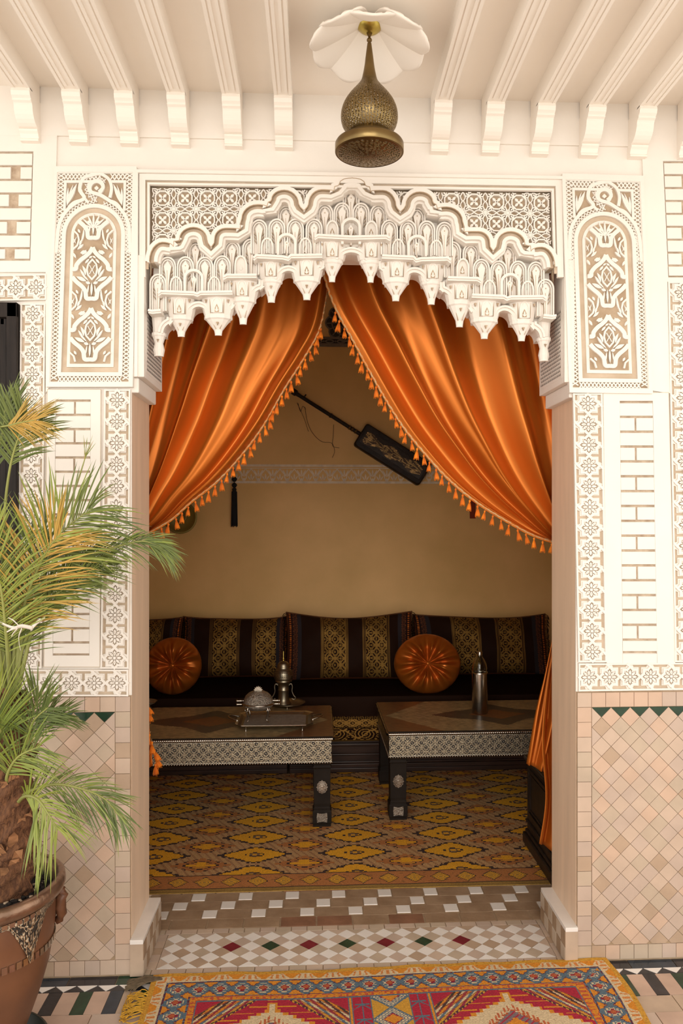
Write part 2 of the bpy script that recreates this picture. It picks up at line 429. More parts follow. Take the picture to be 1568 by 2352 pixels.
# ---- base kerbs at the foot of the jambs
for nm, x0, x1 in (('baseboard_left', XL-.001, XL+.042), ('baseboard_right', XR-.042, XR+.001)):
    b = MB(); y0_ = -.02
    b.box(x0, y0_, 0.002, x1, WT, .108, 'floor_block'); b.box(x0-.0, y0_-.001, .108, x1+.0, WT, .122, 'tile_white')
    inner = x1 if 'left' in nm else x0
    sg = 1 if 'left' in nm else -1
    for k in range(6):
        for r in range(2):
            ya = y0_+.05*k; yb = min(ya+.05, WT); za = .004+r*.053
            if ya >= WT: continue
            m_ = 'brick_brown' if (k+r) % 2 else 'tile_d'
            b.box(min(inner, inner+sg*.002), ya+.001, za, max(inner, inner+sg*.002), yb-.001, za+.051, m_)
    struct(b.build(nm, bevel=.004))

# ================================================================== ceiling beams with corbels
gal = 'white ceiling beams along the gallery'
def beam(xc, label):
    t = thing('ceiling_beam', (xc, 0, CZ), label, 'beam', gal); W = .058
    b = MB(); hb = .054
    b.box(-W/2, -2.2, -hb, W/2, -.02, 0.0, 'stucco_ceiling')
    for gx in (-.010, .010):                       # raised fillets leaving twin grooves
        b.box(gx-.0045, -2.2, -hb-.003, gx+.0045, -.13, -hb, 'stucco_ceiling')
    b.box(-W/2, -2.2, -hb-.003, -W/2+.010, -.09, -hb, 'stucco_ceiling'); b.box(W/2-.010, -2.2, -hb-.003, W/2, -.09, -hb, 'stucco_ceiling')
    b.build('joist', t)
    c = MB(); prof = [(-.112, -hb), (-.116, -hb-.012), (-.112, -hb-.024), (-.103, -hb-.030), (-.103, -hb-.036), (-.094, -hb-.040)]
    for k in range(7):
        a = k/6*pi/2; prof.append((-.040-.050*cos(a)**1.2, -hb-.045-.050*sin(a)))
    prof += [(-.044, -hb-.098), (-.044, -hb-.104), (-.036, -hb-.110), (-.030, -hb-.122), (-.034, -hb-.126), (-.034, -hb-.132), (-.006, -hb-.132), (-.006, -hb)]
    l = [c.V(-W/2, y, z) for y, z in prof]; r = [c.V(W/2, y, z) for y, z in prof]; k = len(prof)
    c.F(l, 'stucco_ceiling'); c.F(r[::-1], 'stucco_ceiling')
    for i in range(k): c.F((l[i], r[i], r[(i+1) % k], l[(i+1) % k]), 'stucco_ceiling')
    c.build('corbel', t)
ords = ['leftmost', 'second', 'third', 'fourth', 'fifth', 'sixth']
for i, px in enumerate((50, 165, 285, 405, 531, 650)):
    lb = 'white plaster ceiling beam with scrolled corbel, %s' % (['leftmost of all above the dark door', 'second from the left edge', 'third from the left edge', 'fourth from the left edge', 'second to the left of the hanging lamp', 'nearest to the lamp on its left side'][i])
    beam((P(px, 208, -.1).x)+.0*i, lb)
for i, px in enumerate((1017, 1137, 1253, 1369, 1485, 1600)):
    lb = 'white plaster ceiling beam with scrolled corbel, %s' % (['nearest to the lamp on its right side', 'second to the right of the hanging lamp', 'third to the right of the hanging lamp', 'third from the right edge', 'second from the right edge', 'rightmost, its corbel almost cut off by the frame'][i])
    beam(P(px, 220, -.1).x, lb)

# ---- ceiling rose
RC = Vector((P(848, 40, -.42).x, -.42, CZ))
t = tag((lambda b: (b, None))(None)[0] if False else thing('ceiling_rose', RC, 'white plaster flower rose with scalloped petals around the lamp canopy', 'ceiling rose'), 'white plaster flower rose with scalloped petals around the lamp canopy', 'ceiling rose')
for k in range(9):
    a = 2*pi*(k+.5)/9-pi/2+pi
    b = MB(); ca, sa = cos(a), sin(a)
    def fn(u, v, ca=ca, sa=sa, k=k):
        s = (u-.5)*2; r = .02+.150*v; wv = .012+.062*sin(min(1, v*1.05)*pi/2)**1.1
        if v > .8: wv *= sqrt(max(0, 1-((v-.8)/.2)**2*.75))
        x = r+(.0 if v < .8 else 0)-(abs(s)**3)*.012*v; y = s*wv
        z = -.010-.062*v-.016*(1-s*s)*sin(v*pi*.6)+(k % 2)*.005
        return (x*ca-y*sa, x*sa+y*ca, z)
    b.grid(fn, 16, 16, 'stucco_ceiling')
    b.build('petal', t, solid=.006)

# ================================================================== facade relief
rel = MB(facepx)
# shallow outer frame around the doorway bay: raised plaster outside it
fr = MB(facepx)
for q in ([(80, 352), (134, 316), (118, 887), (108, 905), (108, 628), (73, 602)], [(-300, 316), (134, 316), (80, 352), (-300, 352)], [(-300, 602), (73, 602), (108, 628), (-300, 628)],
          [(1470, 341), (1518, 374), (1530, 640), (1528, 650), (1534, 905), (1490, 898)], [(1470, 341), (1900, 352), (1900, 374), (1518, 374)], [(1530, 640), (1900, 640), (1900, 650), (1528, 650)]):
    fr.prism(q, .006, .014, 'stucco')
fr.prism([(-400, 200), (1900, 200), (1900, 352), (1470, 341), (134, 316), (-400, 316)], .006, .014, 'stucco')
struct(fr.build('trim_3'))
# ---- brick panels
def brick_panel(label, tl, tr, br, bl, n, first_joint, jx=.53, top_joint=True, bottom_joint=True, frame=None):
    def mp(s, q, d):
        a = lerp(tl[0], tr[0], s), lerp(tl[1], tr[1], s); c = lerp(bl[0], br[0], s), lerp(bl[1], br[1], s)
        return facepx(lerp(a[0], c[0], q), lerp(a[1], c[1], q), d)
    b = MB(mp); b.rect(0, 0, 1, 1, .006, .0066, 'mortar')
    h = 1/n; g = .165*h
    for k in range(n):
        a, c = h*k+(g if (top_joint or k) else 0), h*(k+1)
        if k == n-1 and bottom_joint: c -= g*.9
        if (k % 2 == 0) == first_joint:
            j = jx-.03*k/n
            b.rect(.006, a, j-.03, c, .006, .0135, 'stucco'); b.rect(j+.03, a, .994, c, .006, .0135, 'stucco')
        else: b.rect(.006, a, .994, c, .006, .0135, 'stucco')
    o = tag(b.build('brick_panel'), label, 'wall panel', 'mock brick panels set in the white wall')
    return o
def surround(pts, inner):
    b = MB(facepx); n = len(pts)
    for i in range(n):
        j = (i+1) % n
        b.prism([pts[i], pts[j], inner[j], inner[i]], .006, .0145, 'stucco')
    b.ribbon(pts, 1.0, .0145, .0148, 'wash_light', True)
    return b
def fq(a): return [(a[0], a[1]), (a[2], a[3]), (a[4], a[5]), (a[6], a[7])]
Q = dict(LT=(-300, 352, 80, 352, 73, 602, -300, 602), LM=(131, 919, 211, 919, 208, 1504, 124, 1504),
         RM=(1419, 922, 1495, 922, 1505, 1499, 1426, 1499), RT=(1518, 374, 1900, 374, 1900, 640, 1530, 640))
a = fq(Q['LT']); brick_panel('white panel scored as bricks above the dark door at left', *a[:2], a[2], a[3], 8, False, .9)
a = fq(Q['LM']); brick_panel('tall white panel scored as bricks behind the palm fronds', *a[:2], a[2], a[3], 18, True, .55, True, True)
a = fq(Q['RM']); brick_panel('tall white panel scored as bricks right of the doorway', *a[:2], a[2], a[3], 17, False, .47)
a = fq(Q['RT']); brick_panel('short white panel scored as bricks at top right edge', *a[:2], a[2], a[3], 9, False, .14)
b = surround([(112, 896), (234, 896), (232, 1530), (104, 1530)], fq(Q['LM'])); struct(b.build('trim_5'))
b = surround([(1381, 903), (1531, 903), (1546, 1522), (1389, 1522)], [(1419, 922), (1495, 922), (1505, 1525), (1426, 1525)]); struct(b.build('trim_6'))
b = MB(facepx); b.rect(1426.5, 1500, 1504.5, 1524, .006, .0135, 'stucco'); struct(b.build('trim_7'))

# ---- star interlace borders
def star_band(label, tl, tr, br, bl, n, vertical=True):
    """n star units down (vertical) or along (horizontal) a quad given in facade pixels"""
    def quad(s, q):
        a = lerp(tl[0], tr[0], s), lerp(tl[1], tr[1], s); c = lerp(bl[0], br[0], s), lerp(bl[1], br[1], s)
        return lerp(a[0], c[0], q), lerp(a[1], c[1], q)
    K = 1.38                                     # band width in units of the star pitch
    def mp(a, bb, d):                            # a along (0..n), bb across (-K/2..K/2)
        s, q = (bb/K+.5, a/n) if vertical else (a/n, bb/K+.5)
        return facepx(*quad(s, q), d)
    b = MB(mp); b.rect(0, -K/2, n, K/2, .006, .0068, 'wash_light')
    d0, d1 = .006, .0165
    for sg in (-1, 1): b.ribbon([(0, sg*.645), (n, sg*.645)], .08, d0, d1, 'stucco')
    for i in range(n):
        c = i+.5; Ro = .475
        star = []
        for k in range(16):
            r = Ro if k % 2 == 0 else Ro*.765
            star.append((c+r*cos(k*pi/8), r*sin(k*pi/8)*1.06))
        b.ribbon(star, .105, d0, d1, 'stucco', True)
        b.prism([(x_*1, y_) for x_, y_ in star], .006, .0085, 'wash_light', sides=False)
        for k in range(8):
            a = k*pi/4; p0 = (c+.085*cos(a), .085*sin(a)); p1 = (c+.335*cos(a), .335*sin(a))
            b.lens(p0, p1, .125, d0, d1-.001, 'stucco', 4)
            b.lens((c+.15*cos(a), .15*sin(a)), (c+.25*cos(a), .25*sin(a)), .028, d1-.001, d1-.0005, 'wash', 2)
            a += pi/8; b.lens((c+.25*cos(a), .25*sin(a)), (c+.36*cos(a), .36*sin(a)), .07, d0, d1-.001, 'stucco', 3)
        b.disc(c, 0, .072, d0, d1, 'stucco', 8)
        sg = 1
        b.ribbon([(c-.16, -.66), (c+.10, -.43)], .10, d0, d1+.001, 'stucco'); b.ribbon([(c-.10, .43), (c+.16, .66)], .10, d0, d1+.001, 'stucco')
        if i < n-1 or True:
            e = i+1
            if e < n: b.ribbon([(e-.16, -.17), (e+.16, .17)], .10, d0, d1+.001, 'stucco')
            if e < n: b.ribbon([(e-.14, .15), (e-.04, .05)], .09, d0, d1, 'stucco'); b.ribbon([(e+.14, -.15), (e+.04, -.05)], .09, d0, d1, 'stucco')
    for e in range(n+1):
        for sg in (-1, 1):
            for q in (-1, 1):
                if (e == 0 and q < 0) or (e == n and q > 0): continue
                b.prism([(e+q*.06, sg*.17), (e+q*.06, sg*.465), (e+q*.30, sg*.465), (e+q*.40, sg*.36), (e+q*.30, sg*.20)], d0, d1-.0055, 'stucco')
                b.prism([(e+q*.30, sg*.44), (e+q*.50, sg*.40), (e+q*.50, sg*.63), (e+q*.37, sg*.63)], d0, d1-.0055, 'stucco')
    for a_, c_ in ((0, -1), (n, 1)): b.ribbon([(a_+.04*-c_, -K/2), (a_+.04*-c_, K/2)], .07, d0, d1, 'stucco')
    return tag(b.build('star_border'), label, 'carved border', 'carved star interlace borders on the white wall')
star_band('upright carved white star border beside the dark door', (51, 700), (108, 700), (99, 1533), (42, 1533), 18)
star_band('short level carved white star border above the dark door', (-262, 640), (110, 632), (110, 692), (-262, 700), 8, False)
star_band('upright carved white star border at the left edge of the doorway', (242, 896), (302, 896), (298, 1534), (233, 1534), 13)
star_band('level carved white star border above the tiles, left of the doorway', (40, 1536), (297, 1536), (297, 1597), (36, 1597), 5, False)
star_band('upright carved white star border at the right edge of the doorway', (1312, 905), (1380, 905), (1390, 1519), (1324, 1519), 13)
star_band('level carved white star border above the tiles, right of the doorway', (1325, 1522), (1748, 1519), (1748, 1579), (1325, 1586), 9, False)
star_band('upright carved white star border at the far right edge', (1529, 650), (1596, 650), (1612, 1519), (1545, 1519), 18)
# ---- carved capital panels
def arc(cx, cy, r, a0, a1, n=14, ry=None): return [(cx+r*cos(radians(lerp(a0, a1, i/n))), cy-(ry or r)*sin(radians(lerp(a0, a1, i/n)))) for i in range(n+1)]
smo = lambda q: [(a[0], a[1]) for a in cat([(x, y, 0) for x, y in q], len(q)*4)]
def capital(label, tl, tr, br, bl):
    def mp(x, y, d):
        s, q = x/750+.5, y/2090
        a = lerp(tl[0], tr[0], s), lerp(tl[1], tr[1], s); c = lerp(bl[0], br[0], s), lerp(bl[1], br[1], s)
        return facepx(lerp(a[0], c[0], q), lerp(a[1], c[1], q), d)
    b = MB(mp); S = 'stucco'; d0, d1 = .013, .022
    b.rect(-405, -60, 412, 2135, 0.004, .013, S)
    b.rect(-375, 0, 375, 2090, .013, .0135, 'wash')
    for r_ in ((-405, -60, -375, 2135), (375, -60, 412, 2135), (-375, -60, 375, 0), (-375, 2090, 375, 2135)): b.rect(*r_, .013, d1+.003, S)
    def diam(path, wdt, pitch=78, lw=8):
        # resample
        L = [0]
        for i in range(1, len(path)): L.append(L[-1]+math.hypot(path[i][0]-path[i-1][0], path[i][1]-path[i-1][1]))
        n = max(2, int(L[-1]/pitch+.5))*2
        def at(s):
            s = min(max(s, 0), L[-1]-1e-6); i = 1
            while L[i] < s: i += 1
            t = (s-L[i-1])/(L[i]-L[i-1]); x = lerp(path[i-1][0], path[i][0], t); y = lerp(path[i-1][1], path[i][1], t)
            dx, dy = path[i][0]-path[i-1][0], path[i][1]-path[i-1][1]; l = math.hypot(dx, dy)
            return x, y, -dy/l, dx/l
        for ph in (1, -1):
            z = []
            for k in range(n+1):
                x, y, nx, ny = at(L[-1]*k/n); sg = ph*(1 if k % 2 else -1)
                z.append((x+nx*sg*wdt/2, y+ny*sg*wdt/2))
            b.ribbon(z, lw*1.5, d0, d1-.003, S)
    # outer diamond borders
    diam([(-341, 8), (-341, 2060)], 62); diam([(341, 8), (341, 2060)], 62)
    diam([(-300, 2056), (300, 2056)], 60); diam([(-310, 36), (60, 36)], 58); diam([(150, 36), (310, 36)], 58)
    for x in (-372, 372): b.ribbon([(x, 0), (x, 2090)], 8, d0, d1, S)
    for y in (4, 2086): b.ribbon([(-372, y), (372, y)], 8, d0, d1, S)
    # main arch frame
    arch = lambda r, top, bot: [(-r, bot)]+arc(0, top, r, 180, 0, 22)+[(r, bot)]
    b.ribbon(arch(290, 620, 2008), 38, d0, d1+.001, S); b.ribbon([(-309, 2008), (309, 2008)], 38, d0, d1+.001, S)
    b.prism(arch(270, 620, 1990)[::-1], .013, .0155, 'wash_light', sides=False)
    b.prism(arch(222, 620, 1935)[::-1], .013, .019, S)
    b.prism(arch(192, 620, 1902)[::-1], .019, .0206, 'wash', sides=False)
    # outer arch band and its swirl
    b.ribbon(smo([(-362, 800), (-350, 600)]+arc(0, 600, 350, 172, 118, 9)+[(-100, 250), (-150, 170), (-120, 60), (-20, 20), (80, 0)]), 34, d0, d1, S)
    b.ribbon(smo([(362, 800), (350, 600)]+arc(0, 600, 350, 8, 62, 9)+[(60, 225), (-40, 190), (-60, 130), (-10, 85), (60, 92), (80, 150), (40, 195)]), 34, d0, d1, S)
    b.ribbon(smo([(40, 2), (130, 60), (165, 150), (150, 250)]), 30, d0, d1, S)
    b.ribbon(smo([(-60, 300), (-110, 240), (-140, 170)]), 26, d0, d1, S)
    b.ribbon([(-295, 380), (-295, 88), (-20, 88)], 26, d0, d1, S); b.ribbon([(295, 380), (295, 88), (150, 88)], 26, d0, d1, S)
    diam([(-325, 800), (-318, 620)]+arc(0, 610, 318, 175, 100, 9)+[(30, 265), (-70, 215), (-90, 130), (0, 62), (100, 80)], 38, 70, 6)
    diam([(325, 800), (318, 620)]+arc(0, 610, 318, 5, 75, 9), 38, 70, 6)
    b.ring(15, 152, 62, 26, d0, d1, S, 18); b.prism([(15, 128), (39, 152), (15, 176), (-9, 152)], d0, d1-.002, S)
    for sg in (-1, 1):
        b.lens((sg*275, 330), (sg*180, 110), 38, d0, d1, S); b.lens((sg*270, 330), (sg*265, 150), 24, d0, d1, S); b.lens((sg*265, 340), (sg*150, 265), 30, d0, d1, S)
        b.lens((sg*262, 250), (sg*215, 120), 14, d0, d1, S)
    # arabesque field, clipped to the arch
    fld = MB(mp); e0, e1 = .0195, .0285
    ok = lambda x, y: abs(x) < 196 and y < 1906 and (y > 620 or math.hypot(x, y-620) < 200)
    def rb(pts, wd):
        seg = []
        for sg in (-1, 1):
            q = [(sg*x, y) for x, y in pts]; cur = []
            for p in cat([(x, y, 0) for x, y in q], 4*len(q)):
                if ok(p[0], p[1]): cur.append((p[0], p[1]))
                else:
                    if len(cur) > 1: b.ribbon(cur, wd, e0, e1, S)
                    cur = []
            if len(cur) > 1: b.ribbon(cur, wd, e0, e1, S)
    def ln(p, q, wd, bend=0):
        for sg in (-1, 1):
            if ok(p[0]*sg, p[1]) and ok(q[0], q[1]): b.lens((sg*p[0], p[1]), (sg*q[0], q[1]), wd, e0, e1-.001, S, 5, bend*sg)
    for T in (160, 765, 1370, 1975):           # ogee peak heights, one per repeat
        rb([(0, T-14), (22, T+30), (62, T+72), (112, T+112), (150, T+160), (158, T+200), (196, T+202)], 40)      # ogee
        rb([(196, T+272), (150, T+325), (92, T+375), (60, T+420), (46, T+490), (0, T+494)], 40)                   # cup
        cy = T+205
        if ok(0, cy):
            b.ribbon([(0, cy-98), (38, cy-55), (50, cy), (38, cy+55), (0, cy+98), (-38, cy+55), (-50, cy), (-38, cy-55)], 16, e0, e1, S, True)
            b.ribbon([(-26, cy-42), (26, cy+48)], 7, e0, e1, S); b.ribbon([(26, cy-42), (-26, cy+48)], 7, e0, e1, S)
        ln((30, cy-108), (70, cy-60), 22); ln((95, cy-40), (62, cy+60), 26, 8); ln((118, cy-5), (60, cy+85), 22); ln((150, cy+70), (50, cy+118), 36)
        ln((105, cy+35), (30, cy+115), 18); ln((0, cy-135), (34, cy-112), 18)
        ln((0, cy+125), (0, cy+265), 22); ln((28, cy+150), (44, cy+255), 16); ln((60, cy+125), (12, cy+140), 30)
        # side half flowers between repeats
        sy = T-88
        for sg in (-1, 1):
            pts = [(sg*x, y) for x, y in ((192, sy-95), (150, sy-55), (136, sy), (150, sy+55), (192, sy+95))]
            pts = [p for p in pts if ok(*p)]
            if len(pts) > 2: b.ribbon(pts, 16, e0, e1, S)
        ln((190, sy-20), (165, sy+40), 8); ln((190, sy+35), (160, sy-35), 8)
        ln((128, sy-70), (150, sy-110), 22); ln((112, sy-5), (130, sy+60), 22); ln((90, sy+40), (150, sy+95), 26); ln((52, sy+115), (120, sy+130), 40); ln((190, sy+125), (160, sy+180), 22)
        ln((90, sy-120), (120, sy+35), 20, 8); ln((60, sy+95), (100, sy+150), 18)
    for k in range(-3, 4): b.lens((0, 560), (150*sin(radians(k*24)), 560-150*cos(radians(k*24))), 20, e0, e1-.001, S)
    return tag(b.build('carved_panel'), label, 'carved panel', 'arched carved capital panels flanking the doorway')
capital('carved white arch-topped panel at the upper left of the doorway', (137, 403), (309, 403), (300, 881), (119, 881))
capital('carved white arch-topped panel at the upper right of the doorway', (1293, 419), (1463, 424), (1483, 896), (1309, 894))

# ---- central frame mouldings round the muqarnas
b = MB(facepx)
b.ribbon([(316, 868), (317, 400), (1289, 415), (1304, 880)], 7, .004, .026, 'stucco')
b.ribbon([(329, 640), (329, 411), (1279, 425), (1284, 640)], 14, .004, .017, 'stucco')
b.ribbon([(338, 620), (338, 420), (1271, 434), (1275, 630)], 8, .004, .0075, 'wash_light')
b.ribbon([(343, 606), (343, 426), (1266, 440), (1271, 610)], 5, .004, .0165, 'stucco')
struct(b.build('trim_8'))

# ---- muqarnas
AX = 808
mir = lambda p: (AX+(AX-p[0])*1.0, p[1]+(AX-p[0])*.026)
def both(pts): return [pts, [mir(p) for p in pts][::-1]]
def ar(x0, y0, xp, yp, x1, y1, n=6):
    """arch from foot to peak to foot (pixels)"""
    o = []
    for i in range(n+1): t = i/n*pi/2; o.append((xp-(xp-x0)*cos(t), y0-(y0-yp)*sin(t)))
    for i in range(1, n+1): t = pi/2*(1-i/n); o.append((xp+(x1-xp)*cos(t), y1-(y1-yp)*sin(t)))
    return o
outl = [(343, 640)]+ar(345, 604, 375, 560, 400, 571)+[(401, 558), (414, 557)]+ar(414, 552, 446, 526, 477, 554)+[(479, 562), (486, 572), (493, 562)]+ \
    ar(494, 552, 519, 528, 552, 530)+[(554, 512)]+ar(556, 506, 592, 474, 613, 479)+[(616, 469), (622, 466)]+ar(624, 462, 653, 441, 686, 473)+ \
    [(690, 480), (698, 488), (705, 480)]+ar(708, 474, 738, 440, 766, 443)+[(768, 433), (776, 431)]+ar(778, 428, 800, 414, 808, 413, 3)
R_ = [mir(p) for p in outl[:-1]][::-1]
full = outl+R_
# lower silhouette (between drops)
drops = [(358, 715, 760, 812, 17, 15, 11), (410, 675, 724, 766, 38, 25, 8), (497, 676, 722, 763, 42, 29, 8), (555, 637, 683, 737, 40, 27, 8),
         (621, 592, 637, 686, 36, 23, 8), (704, 588, 636, 680, 42, 28, 8), (763, 546, 592, 638, 38, 23, 7)]
gaps = [(390, 737), (453, 698), (534, 700), (601, 657), (662, 615), (741, 612), (807, 572)]
low = []
for i, (x, yl, yc, yt, w1, w2, wt) in enumerate(drops):
    if i == 0: low += [(343, 760), (372, 762)]
    gx, gy = gaps[i]
    if i < 6: nx, nyc, nw = drops[i+1][0], drops[i+1][2], drops[i+1][5]
    else: nx, nyc, nw = 853, 593, 23
    xa, xb = x+w2*.8, nx-nw*.8
    a_ = ar(xa, yc, gx, gy, xb, nyc, 7)
    if i == 6: a_ = [p for p in a_ if p[0] <= 808.5]
    low += a_
lowfull = low+[mir(p) for p in low][::-1]
muq = thing('muqarnas_valance', P(AX, 600), 'carved white stalactite plaster valance hanging across the top of the doorway', 'carved valance')
def mb(): return MB(facepx)
b = mb()
b.prism(full+lowfull[::-1], -.115, -.055, 'stucco')
b.build('back_plate', muq, world=True)
def offs(pts, d):
    o = []
    for i in range(len(pts)):
        p0 = pts[max(i-1, 0)]; p2 = pts[min(i+1, len(pts)-1)]; dx, dy = p2[0]-p0[0], p2[1]-p0[1]; l = math.hypot(dx, dy) or 1
        o.append((pts[i][0]-dy/l*d, pts[i][1]+dx/l*d))
    if abs(d) > 6:
        dense = [(lerp(pts[i][0], pts[i+1][0], t), lerp(pts[i][1], pts[i+1][1], t)) for i in range(len(pts)-1) for t in (0, .5)]
        o = [q for q in o if min(math.hypot(q[0]-a[0], q[1]-a[1]) for a in dense) > abs(d)*.88]
    return o
sc = [p for p in full if p[1] < 638]
b = mb()
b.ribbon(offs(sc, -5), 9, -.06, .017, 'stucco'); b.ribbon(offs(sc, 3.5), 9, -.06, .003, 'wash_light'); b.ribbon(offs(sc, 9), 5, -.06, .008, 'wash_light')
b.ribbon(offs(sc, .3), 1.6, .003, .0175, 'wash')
inner = offs(sc, 15); b.ribbon(inner, 8, -.05, .018, 'stucco'); b.ribbon(offs(sc, 21), 6, -.06, .004, 'stucco')
b.build('scalloped_frame', muq, world=True)
def hood(x, yt, yb, w, d, lab='niche'):
    b = mb(); arc_ = ar(x-w, yt+w*1.2, x, yt, x+w, yt+w*1.2, 6)
    pts = [(x-w, yb)]+arc_+[(x+w, yb)]
    b.prism(pts, -.058, d-.016, 'stucco'); b.ribbon(pts, 3.4, -.058, d-.005, 'stucco')
    q = [(x-w+4.6, yb)]+ar(x-w+4.6, yt+w*1.2+2, x, yt+5.2, x+w-4.6, yt+w*1.2+2, 5)+[(x+w-4.6, yb)]
    b.ribbon(q, 2.6, -.058, d-.008, 'stucco')
    return b
def stalk(b, x, yt, yb, w=9, d=-.018):
    q = lambda k: [(x-w*.30*k, yb), (x-w*.34*k, lerp(yt, yb, .75)), (x-w*.55*k, lerp(yt, yb, .45)), (x-w*.95*k, lerp(yt, yb, .17)), (x, yt-1*k), (x+w*.95*k, lerp(yt, yb, .17)),
                     (x+w*.55*k, lerp(yt, yb, .45)), (x+w*.34*k, lerp(yt, yb, .75)), (x+w*.30*k, yb)]
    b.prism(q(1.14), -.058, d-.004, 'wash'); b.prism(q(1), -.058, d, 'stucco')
    b.disc(x, lerp(yt, yb, .16), 1.6, d, d+.0006, 'wash', 6)
    b.ribbon([(x-w*.1, lerp(yt, yb, .3)), (x-w*.05, yb)], .9, d, d+.0005, 'wash')
    for sg in (-1, 1):
        for k in range(3):
            y = lerp(yt, yb, .30+.13*k)
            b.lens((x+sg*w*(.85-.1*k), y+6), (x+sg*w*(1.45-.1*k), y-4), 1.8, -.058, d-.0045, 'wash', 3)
stalks = [(361, 637, 712), (383, 597, 668), (424, 596, 667), (446, 557, 625), (469, 597, 668), (509, 594, 668), (531, 556, 622), (574, 552, 625), (594, 511, 579),
          (635, 509, 579), (656, 475, 539), (678, 509, 579), (721, 509, 579), (746, 471, 539), (786, 468, 539)]
small = [(403, 656, 671), (491, 656, 671), (552, 608, 628), (613, 567, 582), (701, 567, 582), (763, 527, 544)]
stubs = [(444, 640, 670), (658, 558, 585), ]
def leafhole(b, x, y, k, d):
    b.prism([(x-5*k, y+9*k), (x-4.6*k, y), (x, y-10*k), (x+4.6*k, y), (x+5*k, y+9*k)], d, d+.0008, 'wash')
    b.lens((x, y+8*k), (x, y-5*k), 4*k, d, d+.003, 'stucco', 4)
    for sg in (-1, 1): b.lens((x, y+8*k), (x+sg*4.4*k, y+2*k), 2*k, d, d+.003, 'stucco', 3)
bs = mb(); bh = mb()
def put(fn, *a):
    fn(*a)
for m_ in (0, 1):
    for x, yt, yb in stalks+([(807, 436, 501)] if not m_ else []):
        if m_: x2, _ = mir((x, 0)); dy = (AX-x)*.026
        else: x2, dy = x, 0
        bk = -.012 if yb in (625, 622, 539, 501) else 0
        bk = {712: 0, 668: -.002, 667: -.003, 625: -.016, 622: -.015, 579: -.002, 539: -.016, 501: -.020}[yb]
        stalk(bs, x2, yt+dy, yb+dy, 9, -.011+bk)
        h = hood(x2, yt+dy-9, yb+dy, 18, -.006+bk); off = len(bh.v)
        bh.v += h.v; bh.f += [tuple(i+off for i in f) for f in h.f]; bh.mi += [bh.m('stucco')]*len(h.f); bh.c += h.c; bh.sm += h.sm
    for x, yt, yb in small:
        x2, dy = (mir((x, 0))[0], (AX-x)*.026) if m_ else (x, 0)
        bs.prism([(x2-13, yb+dy)]+ar(x2-13, yt+dy-2, x2, yt+dy-21, x2+13, yt+dy-2, 4)+[(x2+13, yb+dy)], -.058, -.022, 'stucco')
        pts = [(x2-13, yb+dy)]+ar(x2-13, yt+dy-2, x2, yt+dy-22, x2+13, yt+dy-2, 4)+[(x2+13, yb+dy)]
        bs.ribbon(pts, 3.5, -.058, -.008, 'stucco'); leafhole(bs, x2, yt+dy+1, 1.0, -.022)
    for x, yt, yb in stubs+([(806, 522, 560)] if not m_ else []):
        x2, dy = (mir((x, 0))[0], (AX-x)*.026) if m_ else (x, 0)
        pts = [(x2-20, yb+dy)]+ar(x2-20, yt+dy-2, x2, yt+dy-20, x2+20, yt+dy-2, 5)+[(x2+20, yb+dy)]
        bs.ribbon(pts, 6, -.058, .0, 'stucco'); bs.prism(pts, -.058, -.03, 'stucco'); stalk(bs, x2, yt+dy-8, yb+dy, 6, -.012)
        for sg in (-1, 1): leafhole(bs, x2+sg*12, yt+dy+12, .7, -.03)
bh.build('niche_hoods', muq, world=True); bs.build('niche_stalks', muq, world=True)
# ledges
ld = mb()
for seg in ([(343, 716), (352, 718), (372, 716)], [(366, 678), (372, 673), (447, 676), (455, 679), (462, 675), (535, 674)], [(514, 641), (522, 636), (590, 636)], [(583, 597), (590, 591), (650, 594), (662, 597), (668, 591), (740, 590)], [(722, 550), (730, 545), (808, 549)]):
    for s_ in (seg, [mir(p) for p in seg][::-1]):
        ld.ribbon(s_, 5, -.06, .024, 'stucco'); ld.ribbon([(x, y+4) for x, y in s_], 4, -.06, .017, 'stucco')
ld.build('ledge', muq, world=True)
